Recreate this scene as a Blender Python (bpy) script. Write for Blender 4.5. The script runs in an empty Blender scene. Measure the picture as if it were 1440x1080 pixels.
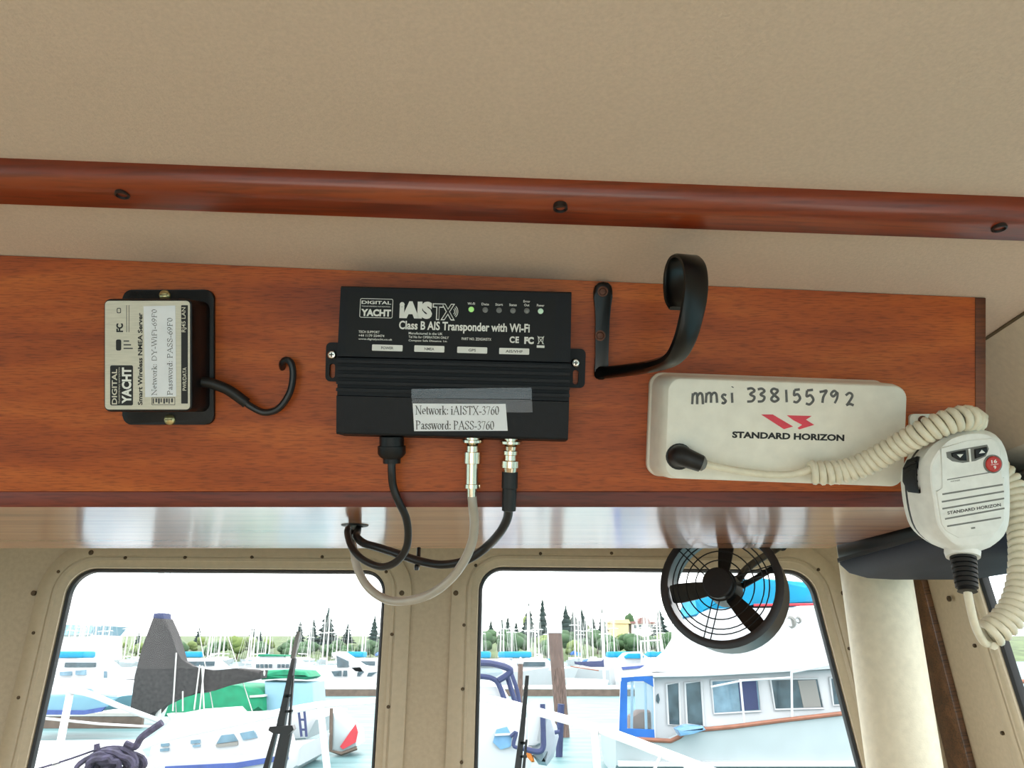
import bpy, bmesh, math, random
from mathutils import Vector, Matrix
random.seed(7)
S = bpy.context.scene
COL = S.collection

# ------------------------------------------------------------------ camera, sky, light, exposure
FPX = 1100.0
PITCH = math.radians(19.0)
CP, SP = math.cos(PITCH), math.sin(PITCH)
CAM = Vector((0, 0, 1.75))
cam = bpy.data.cameras.new('camera')
cam.sensor_width = 36.0
cam.lens = 36.0 * FPX / 1440.0
cam.clip_start = 0.02
cam.clip_end = 2000
camo = bpy.data.objects.new('camera', cam)
COL.objects.link(camo)
camo.location = CAM
camo.rotation_euler = (math.radians(90) + PITCH, 0, 0)
S.camera = camo
S.view_settings.view_transform = 'Standard'
S.view_settings.look = 'None'
S.view_settings.gamma = 1.0
S.view_settings.use_curve_mapping = False
S.view_settings.exposure = 0.85

W = bpy.data.worlds.new('sky')
S.world = W
W.use_nodes = True
nt = W.node_tree
nt.nodes.clear()
out = nt.nodes.new('ShaderNodeOutputWorld')
bg = nt.nodes.new('ShaderNodeBackground')
tc = nt.nodes.new('ShaderNodeTexCoord')
mp = nt.nodes.new('ShaderNodeMapping')
mp.inputs['Scale'].default_value = (3, 3, 9)
nz = nt.nodes.new('ShaderNodeTexNoise')
nz.inputs['Scale'].default_value = 1.6
nz.inputs['Detail'].default_value = 6
rp = nt.nodes.new('ShaderNodeValToRGB')
rp.color_ramp.elements[0].position = .35
rp.color_ramp.elements[0].color = (.86, .95, 1.0, 1)
rp.color_ramp.elements[1].position = .6
rp.color_ramp.elements[1].color = (1.0, .975, .94, 1)
nt.links.new(tc.outputs['Generated'], mp.inputs['Vector'])
nt.links.new(mp.outputs['Vector'], nz.inputs['Vector'])
nt.links.new(nz.outputs['Fac'], rp.inputs['Fac'])
nt.links.new(rp.outputs['Color'], bg.inputs['Color'])
nt.links.new(bg.outputs['Background'], out.inputs['Surface'])
SKY = 2.6
bg.inputs['Strength'].default_value = SKY

def portal(name, loc, rot, sx, sy):
    l = bpy.data.lights.new(name, 'AREA')
    l.shape = 'RECTANGLE'
    l.size, l.size_y = sx, sy
    l.cycles.is_portal = True
    o = bpy.data.objects.new(name, l)
    COL.objects.link(o)
    o.location = loc
    o.rotation_euler = rot
    return o

# the open aft doorway behind the camera, and the long side window on the left
portal('doorway_daylight', (-0.3, -1.75, 1.25), (math.radians(90), 0, 0), 1.9, 1.5)
portal('added_side_daylight', (.66, -.75, 1.3), (math.radians(90), 0, math.radians(90)), 1.2, 1.25)  # unseen side opening, added to light the console from behind right
portal('side_daylight', (-1.38, -.3, 1.55), (math.radians(90), 0, math.radians(-90)), 1.7, .75)

# ------------------------------------------------------------------ pixel -> world helpers (1440 x 1080 frame)
def ray(x, y):
    u, v = (x - 720) / FPX, (540 - y) / FPX
    return Vector((u, CP - v * SP, SP + v * CP))
def onY(x, y, Y):
    r = ray(x, y)
    return CAM + r * (Y / r.y)
def onZ(x, y, z):
    r = ray(x, y)
    return CAM + r * ((z - CAM.z) / r.z)

D = 0.62
EX, EU, EN = Vector((1, 0, 0)), Vector((0, -SP, CP)), Vector((0, -CP, -SP))
def frame(ex, ey, ez, o):
    m = Matrix.Identity(4)
    for i in range(3):
        m[i][0], m[i][1], m[i][2], m[i][3] = ex[i], ey[i], ez[i], o[i]
    return m
MP = frame(EX, EU, EN, CAM - EN * D)          # the slanted console face: x right, y up the face, z towards the cabin
def PL(x, y, h=0.0):
    return Vector(((x - 720) / FPX * (D - h), (540 - y) / FPX * (D - h), h))

# ------------------------------------------------------------------ materials
def lin(c):
    c = c / 255.0
    return c / 12.92 if c <= .04045 else ((c + .055) / 1.055) ** 2.4
def rgb(r, g, b):
    return (lin(r), lin(g), lin(b), 1)
MATS = {}
def mat(name, col, rough=.5, metal=0.0, var=.06, scale=60, bump=0.0, bscale=None, coat=0.0, spec=.5, stretch=None):
    if name in MATS: return MATS[name]
    m = bpy.data.materials.new(name)
    MATS[name] = m
    m.use_nodes = True
    n = m.node_tree
    b = n.nodes['Principled BSDF']
    b.inputs['Roughness'].default_value = rough
    b.inputs['Metallic'].default_value = metal
    b.inputs['Coat Weight'].default_value = coat
    b.inputs['Specular IOR Level'].default_value = spec
    c = rgb(*col)
    t = n.nodes.new('ShaderNodeTexCoord')
    mpn = n.nodes.new('ShaderNodeMapping')
    if stretch: mpn.inputs['Scale'].default_value = stretch
    z = n.nodes.new('ShaderNodeTexNoise')
    z.inputs['Scale'].default_value = scale
    z.inputs['Detail'].default_value = 4
    r = n.nodes.new('ShaderNodeValToRGB')
    r.color_ramp.elements[0].position = .3
    r.color_ramp.elements[1].position = .7
    r.color_ramp.elements[0].color = tuple(max(0, v * (1 - var * 2)) for v in c[:3]) + (1,)
    r.color_ramp.elements[1].color = tuple(min(1, v * (1 + var)) for v in c[:3]) + (1,)
    n.links.new(t.outputs['Object'], mpn.inputs['Vector'])
    n.links.new(mpn.outputs['Vector'], z.inputs['Vector'])
    n.links.new(z.outputs['Fac'], r.inputs['Fac'])
    n.links.new(r.outputs['Color'], b.inputs['Base Color'])
    if bump:
        z2 = n.nodes.new('ShaderNodeTexNoise')
        z2.inputs['Scale'].default_value = bscale or scale
        z2.inputs['Detail'].default_value = 3
        bp = n.nodes.new('ShaderNodeBump')
        bp.inputs['Strength'].default_value = bump
        bp.inputs['Distance'].default_value = .002
        n.links.new(mpn.outputs['Vector'], z2.inputs['Vector'])
        n.links.new(z2.outputs['Fac'], bp.inputs['Height'])
        n.links.new(bp.outputs['Normal'], b.inputs['Normal'])
    return m

def wood(name, dark, mid, light, rough=.35, coat=.35, fleck=.6, gscale=(3, 38, 38), fscale=(45, 520, 520), coat_rough=.12, spec=.5):
    m = bpy.data.materials.new(name)
    MATS[name] = m
    m.use_nodes = True
    n = m.node_tree
    b = n.nodes['Principled BSDF']
    b.inputs['Roughness'].default_value = rough
    b.inputs['Coat Weight'].default_value = coat
    b.inputs['Coat Roughness'].default_value = coat_rough
    b.inputs['Specular IOR Level'].default_value = spec
    t = n.nodes.new('ShaderNodeTexCoord')
    m1 = n.nodes.new('ShaderNodeMapping'); m1.inputs['Scale'].default_value = gscale
    z1 = n.nodes.new('ShaderNodeTexNoise'); z1.inputs['Scale'].default_value = 1; z1.inputs['Detail'].default_value = 7; z1.inputs['Distortion'].default_value = .5
    r1 = n.nodes.new('ShaderNodeValToRGB')
    r1.color_ramp.elements[0].position = .28; r1.color_ramp.elements[0].color = rgb(*dark)
    r1.color_ramp.elements[1].position = .72; r1.color_ramp.elements[1].color = rgb(*light)
    e = r1.color_ramp.elements.new(.5); e.color = rgb(*mid)
    m2 = n.nodes.new('ShaderNodeMapping'); m2.inputs['Scale'].default_value = fscale
    z2 = n.nodes.new('ShaderNodeTexNoise'); z2.inputs['Scale'].default_value = 1; z2.inputs['Detail'].default_value = 3
    r2 = n.nodes.new('ShaderNodeValToRGB')
    r2.color_ramp.elements[0].position = .36; r2.color_ramp.elements[0].color = (1 - fleck,) * 3 + (1,)
    r2.color_ramp.elements[1].position = .52; r2.color_ramp.elements[1].color = (1, 1, 1, 1)
    mx = n.nodes.new('ShaderNodeMix'); mx.data_type = 'RGBA'; mx.blend_type = 'MULTIPLY'; mx.inputs[0].default_value = 1
    n.links.new(t.outputs['Object'], m1.inputs['Vector']); n.links.new(m1.outputs['Vector'], z1.inputs['Vector'])
    n.links.new(t.outputs['Object'], m2.inputs['Vector']); n.links.new(m2.outputs['Vector'], z2.inputs['Vector'])
    n.links.new(z1.outputs['Fac'], r1.inputs['Fac']); n.links.new(z2.outputs['Fac'], r2.inputs['Fac'])
    n.links.new(r1.outputs['Color'], mx.inputs[6]); n.links.new(r2.outputs['Color'], mx.inputs[7])
    n.links.new(mx.outputs[2], b.inputs['Base Color'])
    return m

def emit(name, col, strength):
    m = bpy.data.materials.new(name)
    m.use_nodes = True
    b = m.node_tree.nodes['Principled BSDF']
    b.inputs['Base Color'].default_value = rgb(*col)
    b.inputs['Emission Color'].default_value = rgb(*col)
    b.inputs['Emission Strength'].default_value = strength
    return m

def clear(name, tint=(1, 1, 1, 1), gloss=.06, rough=.02):
    m = bpy.data.materials.new(name)
    m.use_nodes = True
    n = m.node_tree
    n.nodes.clear()
    o = n.nodes.new('ShaderNodeOutputMaterial')
    tr = n.nodes.new('ShaderNodeBsdfTransparent'); tr.inputs['Color'].default_value = tint
    gl = n.nodes.new('ShaderNodeBsdfGlossy'); gl.inputs['Roughness'].default_value = rough
    mx = n.nodes.new('ShaderNodeMixShader'); mx.inputs[0].default_value = gloss
    n.links.new(tr.outputs[0], mx.inputs[1]); n.links.new(gl.outputs[0], mx.inputs[2]); n.links.new(mx.outputs[0], o.inputs['Surface'])
    return m

# ------------------------------------------------------------------ mesh helpers
def merge(dst, src, M=None):
    if M is not None: src.transform(M)
    me = bpy.data.meshes.new('tmp')
    src.to_mesh(me); src.free()
    dst.from_mesh(me)
    bpy.data.meshes.remove(me)
    return dst
def new(): return bmesh.new()
def box(c, s, bev=0.0, seg=2):
    b = new()
    bmesh.ops.create_cube(b, size=1.0)
    bmesh.ops.scale(b, vec=s, verts=b.verts)
    bmesh.ops.translate(b, vec=c, verts=b.verts)
    if bev: bmesh.ops.bevel(b, geom=list(b.edges), offset=bev, segments=seg, affect='EDGES', profile=.5)
    return b
def area2(p):
    return sum(p[i][0] * p[(i + 1) % len(p)][1] - p[(i + 1) % len(p)][0] * p[i][1] for i in range(len(p)))
def prism(poly, h0, h1, bev=0.0, seg=2, inset=0.0):
    """poly: 2D points; extruded from h0 to h1 along z"""
    if area2(poly) < 0: poly = poly[::-1]
    b = new()
    lo = [b.verts.new((p[0], p[1], h0)) for p in poly]
    hi = [b.verts.new((p[0], p[1], h1)) for p in poly]
    n = len(poly)
    top = b.faces.new(hi)
    b.faces.new(lo[::-1])
    for i in range(n): b.faces.new((lo[i], lo[(i + 1) % n], hi[(i + 1) % n], hi[i]))
    if bev:
        ed = [e for e in b.edges if e.verts[0].co.z == h1 and e.verts[1].co.z == h1]
        ed = list(top.edges)
        bmesh.ops.bevel(b, geom=ed, offset=bev, segments=seg, affect='EDGES', profile=.5)
    bmesh.ops.recalc_face_normals(b, faces=b.faces)
    return b
def rrect(x0, y0, x1, y1, r, n=5):
    p = []
    for cx, cy, a0 in ((x1 - r, y1 - r, 0), (x0 + r, y1 - r, 90), (x0 + r, y0 + r, 180), (x1 - r, y0 + r, 270)):
        for i in range(n + 1):
            a = math.radians(a0 + 90 * i / n)
            p.append((cx + r * math.cos(a), cy + r * math.sin(a)))
    return p
def rpoly(pts, r, n=8):
    """rounded polygon; r one radius or one per corner; the same number of points whatever the radius"""
    if area2(pts) < 0: pts = pts[::-1]; r = r[::-1] if isinstance(r, (list, tuple)) else r
    res = []
    m = len(pts)
    for i in range(m):
        rr = r[i] if isinstance(r, (list, tuple)) else r
        p = Vector(pts[i][:2]); a = Vector(pts[i - 1][:2]); c = Vector(pts[(i + 1) % m][:2])
        d1 = (a - p).normalized(); d2 = (c - p).normalized()
        ang = math.acos(max(-1, min(1, d1.dot(d2))))
        t = rr / math.tan(ang / 2)
        ctr = p + (d1 + d2).normalized() * (rr / math.sin(ang / 2))
        s, e = p + d1 * t - ctr, p + d2 * t - ctr
        a0 = math.atan2(s.y, s.x); a1 = math.atan2(e.y, e.x)
        while a1 < a0: a1 += 2 * math.pi
        if a1 - a0 > math.pi: a1 -= 2 * math.pi
        for k in range(n + 1):
            q = a0 + (a1 - a0) * k / n
            res.append((ctr.x + rr * math.cos(q), ctr.y + rr * math.sin(q)))
    return res
def grow(pts, o):
    """offset a convex CCW polygon outward by o"""
    if area2(pts) < 0: pts = pts[::-1]
    m = len(pts)
    res = []
    for i in range(m):
        p = Vector(pts[i][:2]); a = Vector(pts[i - 1][:2]); c = Vector(pts[(i + 1) % m][:2])
        e1 = (p - a).normalized(); e2 = (c - p).normalized()
        n1 = Vector((e1.y, -e1.x)); n2 = Vector((e2.y, -e2.x))
        k = (n1 + n2).normalized()
        res.append(tuple(p + k * (o / max(.2, k.dot(n1)))))
    return res
def loft(loops, cap0=True, cap1=True, closed=True):
    b = new()
    vs = [[b.verts.new(p) for p in L] for L in loops]
    n = len(loops[0])
    for i in range(len(vs) - 1):
        for j in range(n if closed else n - 1):
            b.faces.new((vs[i][j], vs[i][(j + 1) % n], vs[i + 1][(j + 1) % n], vs[i + 1][j]))
    if cap0: b.faces.new(vs[0][::-1])
    if cap1: b.faces.new(vs[-1])
    bmesh.ops.recalc_face_normals(b, faces=b.faces)
    return b
def smooth(pts, n=8):
    P = [Vector(p) for p in pts]
    P = [P[0] * 2 - P[1]] + P + [P[-1] * 2 - P[-2]]
    res = []
    for i in range(1, len(P) - 2):
        a, b, c, d = P[i - 1:i + 3]
        for k in range(n):
            t = k / n
            res.append(.5 * ((2 * b) + (c - a) * t + (2 * a - 5 * b + 4 * c - d) * t * t + (3 * b - a - 3 * c + d) * t ** 3))
    res.append(P[-2])
    return res
def frames(pts):
    T = []
    for i in range(len(pts)):
        a = pts[max(0, i - 1)]; c = pts[min(len(pts) - 1, i + 1)]
        T.append((c - a).normalized())
    n = T[0].orthogonal().normalized()
    N = []
    for t in T:
        n = (n - t * n.dot(t)).normalized()
        N.append(n)
    return T, N
def tube(pts, r, res=10, sm=0):
    pts = [Vector(p) for p in pts]
    if sm: pts = smooth(pts, sm)
    T, N = frames(pts)
    loops = []
    for i, p in enumerate(pts):
        rr = r if not isinstance(r, (list, tuple)) else r[0] + (r[1] - r[0]) * i / (len(pts) - 1)
        B = T[i].cross(N[i])
        loops.append([p + (N[i] * math.cos(2 * math.pi * k / res) + B * math.sin(2 * math.pi * k / res)) * rr for k in range(res)])
    return loft(loops)
def ribbon(pts, wv, thick, sm=6, bev=0.0):
    """flat strap along pts; wv half-width vector, thick(t) thickness"""
    pts = smooth(pts, sm) if sm else [Vector(p) for p in pts]
    T, _ = frames(pts)
    loops = []
    wv = wv if callable(wv) else Vector(wv)
    for i, p in enumerate(pts):
        t = i / (len(pts) - 1)
        w = wv(t) if callable(wv) else wv
        n = T[i].cross(w).normalized() * thick(t) * .5
        e = w.normalized() * min(abs(n.length), w.length * .3)
        loops.append([p - w + n * .5, p - w + e + n, p + w - e + n, p + w + n * .5, p + w - n * .5, p + w - e - n, p - w + e - n, p - w - n * .5])
    return loft(loops)
def lathe(profile, res=24, M=None):
    """profile: (r, z) pairs round the z axis"""
    loops = [[(max(r, 1e-5) * math.cos(2 * math.pi * k / res), max(r, 1e-5) * math.sin(2 * math.pi * k / res), z) for k in range(res)] for r, z in profile]
    b = loft(loops)
    if M is not None: b.transform(M)
    return b
def aim(p, q, roll=0.0):
    """matrix that carries the z axis onto p -> q, origin at p"""
    p, q = Vector(p), Vector(q)
    z = (q - p).normalized()
    x = z.orthogonal().normalized()
    return Matrix.Translation(p) @ frame(x, z.cross(x), z, Vector()) @ Matrix.Rotation(roll, 4, 'Z')
def disc(c, r, h0, h1, res=20, dome=0.0):
    pr = [(r, h0), (r, h1)] + ([(r * .8, h1 + dome * .6), (r * .4, h1 + dome)] if dome else [])
    return lathe(pr, res, Matrix.Translation((c[0], c[1], 0)))
def text(s, x0, y0, x1, y1, z, rot=0.0, bold=0.0, shear=0.0, th=.00015, spacing=1.0):
    """lettering that fills the box x0..x1, y0..y1 (before rotation about its middle)"""
    cu = bpy.data.curves.new('t', 'FONT')
    cu.body = s
    cu.size = 1.0
    cu.offset = bold
    cu.shear = shear
    cu.space_character = spacing
    cu.resolution_u = 3
    cu.fill_mode = 'FRONT' if hasattr(cu, 'fill_mode') else cu.fill_mode
    o = bpy.data.objects.new('t', cu)
    COL.objects.link(o)
    dg = bpy.context.evaluated_depsgraph_get()
    dg.update()
    me = bpy.data.meshes.new_from_object(o.evaluated_get(dg))
    b = new()
    b.from_mesh(me)
    bpy.data.objects.remove(o); bpy.data.curves.remove(cu); bpy.data.meshes.remove(me)
    xs = [v.co.x for v in b.verts]; ys = [v.co.y for v in b.verts]
    ax, bx, ay, by = min(xs), max(xs), min(ys), max(ys)
    for v in b.verts:
        v.co = Vector(((v.co.x - ax) / (bx - ax) * (x1 - x0) - (x1 - x0) / 2, (v.co.y - ay) / (by - ay) * (y1 - y0) - (y1 - y0) / 2, 0))
    b.transform(Matrix.Translation(((x0 + x1) / 2, (y0 + y1) / 2, z)) @ Matrix.Rotation(rot, 4, 'Z'))
    return b
def ell(cx, cy, rx, ry, a0, a1, n=12):
    return [(cx + rx * math.cos(math.radians(a0 + (a1 - a0) * k / n)), cy + ry * math.sin(math.radians(a0 + (a1 - a0) * k / n))) for k in range(n + 1)]
# book-face lettering: strokes that are thick upright and thin across, with serif feet; glyph = (advance, strokes, serif feet)
SERIF = {
 'N': (.76, [[(.12, 0), (.12, 1)], [(.1, 1), (.62, 0)], [(.62, 0), (.62, 1)]], [(.12, 0), (.08, 1), (.62, 1)]),
 'P': (.60, [[(.15, 0), (.15, 1)], [(.15, .98)] + ell(.28, .74, .24, .24, 90, -90) + [(.15, .5)]], [(.15, 0), (.12, 1)]),
 'D': (.74, [[(.15, 0), (.15, 1)], [(.15, .98)] + ell(.3, .5, .34, .48, 90, -90) + [(.15, .02)]], []),
 'Y': (.72, [[(.08, 1), (.36, .48)], [(.64, 1), (.36, .48)], [(.36, .5), (.36, 0)]], [(.1, 1), (.62, 1), (.36, 0)]),
 'W': (.95, [[(.06, 1), (.28, 0)], [(.48, .95), (.28, 0)], [(.46, 1), (.68, 0)], [(.9, 1), (.68, 0)]], [(.08, 1), (.46, 1), (.88, 1)]),
 'F': (.58, [[(.15, 0), (.15, 1)], [(.12, .97), (.52, .97), (.53, .8)], [(.15, .52), (.42, .52)]], [(.15, 0)]),
 'A': (.72, [[(.08, 0), (.36, 1)], [(.36, 1), (.64, 0)], [(.18, .34), (.54, .34)]], [(.08, 0), (.64, 0)]),
 'I': (.34, [[(.17, 0), (.17, 1)]], [(.17, 0), (.17, 1)]),
 'S': (.56, [[(.46, .8), (.45, .9), (.36, .98), (.25, .99), (.13, .92), (.1, .78), (.16, .66), (.38, .46), (.47, .32), (.44, .1), (.3, .01), (.18, .03), (.1, .12), (.08, .26)]], []),
 'T': (.62, [[(.31, 0), (.31, 1)], [(.06, .82), (.07, .97), (.55, .97), (.56, .82)]], [(.31, 0)]),
 'X': (.72, [[(.1, 1), (.62, 0)], [(.1, 0), (.6, 1)]], [(.1, 1), (.6, 1), (.1, 0), (.62, 0)]),
 'e': (.46, [[(.07, .38), (.4, .38)] + ell(.235, .36, .165, .3, 5, 300)], []),
 't': (.30, [[(.14, .88), (.14, .12), (.2, .02), (.28, .05)], [(.03, .64), (.27, .64)]], []),
 'w': (.70, [[(.06, .66), (.21, 0)], [(.36, .64), (.21, 0)], [(.34, .66), (.5, 0)], [(.65, .66), (.5, 0)]], [(.06, .66), (.34, .66), (.64, .66)]),
 'o': (.50, [ell(.25, .33, .18, .31, 0, 360, 18)], []),
 'r': (.35, [[(.12, 0), (.12, .64)], [(.12, .48), (.2, .62), (.3, .6)]], [(.12, 0), (.09, .64)]),
 'k': (.50, [[(.11, 0), (.11, 1)], [(.12, .3), (.38, .64)], [(.2, .38), (.42, 0)]], [(.11, 0), (.08, 1), (.38, .64), (.42, 0)]),
 ':': (.26, [[(.13, .04), (.13, .13)], [(.13, .5), (.13, .6)]], []),
 'i': (.27, [[(.13, 0), (.13, .64)], [(.13, .84), (.13, .94)]], [(.13, 0), (.1, .64)]),
 '-': (.34, [[(.04, .32), (.3, .32)], [(.04, .28), (.3, .28)]], []),
 'a': (.45, [[(.09, .5), (.14, .62), (.26, .64), (.32, .52), (.32, .1), (.38, .02), (.43, .06)], [(.32, .4), (.14, .28), (.08, .15), (.14, .03), (.24, .06), (.32, .16)]], []),
 's': (.40, [[(.31, .52), (.27, .62), (.18, .65), (.09, .56), (.12, .44), (.28, .28), (.32, .16), (.26, .03), (.16, .01), (.08, .06), (.07, .18)]], []),
 'd': (.50, [[(.38, 1), (.38, .08), (.46, .03)], ell(.23, .32, .155, .31, 20, 340)], [(.34, 1)]),
 '3': (.50, [[(.08, .82), (.16, .96), (.26, .98), (.37, .86), (.34, .68), (.2, .55), (.36, .44), (.41, .28), (.34, .08), (.2, .01), (.07, .07)]], []),
 '7': (.50, [[(.06, .78), (.09, .95), (.44, .95), (.2, 0)]], []),
 '6': (.50, [[(.42, .98), (.22, .8), (.09, .5), (.09, .3)] , ell(.25, .31, .165, .3, 0, 360, 18)], []),
 '9': (.50, [[(.08, .01), (.28, .2), (.41, .5), (.41, .7)], ell(.25, .68, .165, .3, 0, 360, 18)], []),
 '0': (.50, [ell(.25, .5, .175, .48, 0, 360, 20)], []),
 ' ': (.25, [], []),
}
def serif_text(s, x0, y0, x1, y1, z, rot=0.0, thick=.115, thin=.055, th=.00012):
    total = sum(SERIF[c][0] for c in s)
    sx, sy = (x1 - x0) / total, (y1 - y0)
    b = new(); pen = 0
    def seg(p, q, w):
        a = Vector((p[0] * sx, p[1] * sy)); c = Vector((q[0] * sx, q[1] * sy))
        d = c - a
        if d.length < 1e-9: return
        d.normalize(); n = Vector((-d.y, d.x)) * w * sy / 2; e = d * w * sy * .2
        merge(b, prism([tuple(a - e - n), tuple(c + e - n), tuple(c + e + n), tuple(a - e + n)], 0, th))
    for c in s:
        adv, strokes, feet = SERIF[c]
        for st in strokes:
            for p, q in zip(st, st[1:]):
                dx, dy = q[0] - p[0], q[1] - p[1]
                L = math.hypot(dx, dy)
                w = thin + (thick - thin) * abs(dy) / L
                if dx * dy > .12 * L * L: w = thin
                if c == 'N' and dx == 0: w = thin
                seg((p[0] + pen, p[1]), (q[0] + pen, q[1]), w)
        for f in feet: seg((f[0] + pen - .09, f[1]), (f[0] + pen + .09, f[1]), thin)
        pen += adv
    b.transform(Matrix.Translation(((x0 + x1) / 2, (y0 + y1) / 2, z)) @ Matrix.Rotation(rot, 4, 'Z') @ Matrix.Translation((-(x1 - x0) / 2, -(y1 - y0) / 2, 0)))
    return b
def plate(poly, h0, h1, holes):
    """flat sheet with holes, h0..h1 thick"""
    from mathutils.geometry import tessellate_polygon
    if area2(poly) < 0: poly = poly[::-1]
    loops = [poly] + [h[::-1] if area2(h) > 0 else h for h in holes]
    flat = [p for L in loops for p in L]
    tri = tessellate_polygon([[Vector((p[0], p[1], 0)) for p in L] for L in loops])
    b = new()
    lo = [b.verts.new((p[0], p[1], h0)) for p in flat]
    hi = [b.verts.new((p[0], p[1], h1)) for p in flat]
    for t in tri:
        try:
            b.faces.new([hi[i] for i in t]); b.faces.new([lo[i] for i in t][::-1])
        except ValueError: pass
    k = 0
    for L in loops:
        for i in range(len(L)):
            a, c = k + i, k + (i + 1) % len(L)
            b.faces.new((lo[a], lo[c], hi[c], hi[a]))
        k += len(L)
    bmesh.ops.recalc_face_normals(b, faces=b.faces)
    return b

# ------------------------------------------------------------------ things, parts
def mesh_obj(name, bm, m, M=None, parent=None, sharp=35):
    me = bpy.data.meshes.new(name)
    bm.to_mesh(me); bm.free()
    me.materials.append(m)
    if len(me.polygons):
        me.polygons.foreach_set('use_smooth', [True] * len(me.polygons))
        me.set_sharp_from_angle(angle=math.radians(sharp))
    o = bpy.data.objects.new(name, me)
    COL.objects.link(o)
    if parent is not None: o.parent = parent
    if M is not None: o.matrix_local = M
    return o
def props(o, label=None, cat=None, group=None, kind=None):
    for k, v in (('label', label), ('category', cat), ('group', group), ('kind', kind)):
        if v: o[k] = v
    return o
class Thing:
    def __init__(s, name, label, cat, M=None, base=(0, 0, 0), group=None, kind=None):
        s.M = M if M is not None else Matrix.Identity(4)
        s.base = Vector(base)
        s.e = bpy.data.objects.new(name, None)
        s.e.empty_display_size = .02
        COL.objects.link(s.e)
        s.e.matrix_world = s.M @ Matrix.Translation(s.base)
        props(s.e, label, cat, group, kind)
    def part(s, name, bm, m, parent=None, label=None, sharp=35):
        bm.transform(Matrix.Translation(-s.base))
        o = mesh_obj(name, bm, m, None, parent or s.e, sharp)
        if label: o['label'] = label
        return o
def single(name, bm, m, label, cat, M=None, group=None, kind=None, sharp=35):
    o = mesh_obj(name, bm, m, None, None, sharp)
    if M is not None: o.matrix_world = M
    return props(o, label, cat, group, kind)
def struct(name, bm, m, label, cat, M=None, sharp=35):
    return single(name, bm, m, label, cat, M, None, 'structure', sharp)
def dup(root, M, label=None, group=None):
    r = root.copy(); COL.objects.link(r); r.matrix_world = M
    if label: r['label'] = label
    if group: r['group'] = group
    for ch in list(root.children):
        c = ch.copy(); COL.objects.link(c); c.parent = r
        for g in ch.children:
            q = g.copy(); COL.objects.link(q); q.parent = c
    return r

# ------------------------------------------------------------------ palette
VINYL = mat('cream_headliner', (212, 189, 169), .75, var=.035, scale=420, bump=.25, bscale=700)
GEL = mat('beige_gelcoat', (178, 162, 136), .5, var=.04, scale=150, bump=.05, bscale=400)
FRAMEM = mat('beige_window_frame', (184, 169, 143), .42, var=.03, scale=120, bump=.04, bscale=300)
PAD = mat('ivory_column_vinyl', (220, 211, 188), .55, var=.04, scale=90, bump=.15, bscale=500)
WOOD = wood('varnished_mahogany', (140, 58, 16), (176, 82, 26), (202, 106, 42), fleck=.34, gscale=(4, 34, 34), fscale=(80, 900, 900), coat=.0, rough=.42, spec=.35)
WOODLIP = wood('dark_mahogany_lip', (84, 28, 16), (112, 40, 22), (130, 52, 30), coat=.08, rough=.45, fleck=.3)
WOODEND = wood('brown_end_grain', (76, 36, 16), (106, 54, 24), (128, 70, 34), coat=.05, rough=.5, fleck=.3)
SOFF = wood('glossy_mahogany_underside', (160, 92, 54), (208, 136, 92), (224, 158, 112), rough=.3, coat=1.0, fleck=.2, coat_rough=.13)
BEAM = wood('red_mahogany_moulding', (98, 31, 6), (126, 43, 8), (152, 64, 16), rough=.36, coat=.35, gscale=(2.5, 60, 60), fscale=(20, 300, 300), fleck=.3)
TEAK = wood('brown_corner_strip', (70, 44, 26), (98, 64, 38), (120, 82, 52), gscale=(40, 40, 4), fscale=(400, 400, 30))
BLACK = mat('black_plastic', (15, 16, 19), .45, spec=.35, var=.12, scale=200, bump=.08, bscale=900)
GLOSSBLK = mat('glossy_black_plastic', (9, 9, 10), .3, var=.1, scale=60, spec=.4)
NAVYBLK = mat('blue_black_anodised_case', (18, 21, 27), .55, spec=.3, var=.08, scale=200, bump=.05, bscale=900)
LABELBLK = mat('black_label_film', (20, 22, 25), .55, spec=.3, var=.05, scale=200)
NAVY = mat('navy_plastic', (22, 25, 40), .7, spec=.3, var=.08, scale=100, bump=.06, bscale=600)
RUBBER = mat('black_rubber', (17, 17, 19), .5, var=.1, scale=100)
CABLEB = mat('black_cable_sheath', (20, 22, 26), .38, var=.1, scale=80)
CABLEW = mat('pale_grey_coax_sheath', (176, 168, 156), .3, var=.06, scale=60, coat=.3)
CORD = mat('cream_coiled_cord', (232, 224, 202), .4, var=.05, scale=150)
WHITEP = mat('off_white_plastic', (238, 234, 222), .45, var=.03, scale=90, bump=.03, bscale=900)
GREYP = mat('grey_plastic_recess', (120, 120, 116), .5, var=.05, scale=90)
MICW = mat('pale_grey_plastic', (236, 236, 232), .42, var=.04, scale=120, bump=.03, bscale=800)
STEEL = mat('bright_steel', (222, 216, 205), .25, 1.0, var=.05, scale=90)
NICKEL = mat('nickel_plate', (228, 214, 192), .18, 1.0, var=.06, scale=120)
BRASS = mat('brass_screw', (205, 190, 140), .3, .9, var=.08, scale=300)
BRONZE = mat('dull_dark_screw', (84, 68, 48), .45, .6, var=.15, scale=300)
SILVER = mat('brushed_silver_label', (214, 208, 192), .45, .1, var=.05, scale=90, stretch=(1, 14, 1))
PAPER = mat('white_paper', (238, 240, 246), .7, var=.02, scale=80)
PAPER2 = mat('white_paper_strip', (236, 236, 238), .7, var=.02, scale=80)
INK = mat('black_ink', (28, 28, 30), .6, var=.05, scale=50)
GREYINK = mat('dark_grey_print', (70, 70, 72), .6, var=.05, scale=50)
WHITEINK = mat('white_print', (236, 236, 232), .6, var=.03, scale=50)
PENCIL = mat('grey_marker', (96, 96, 96), .6, var=.15, scale=400)
REDINK = mat('red_print', (224, 66, 84), .5, var=.05, scale=200)
REDBTN = mat('red_button', (196, 52, 46), .35, var=.08, scale=200)
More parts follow.
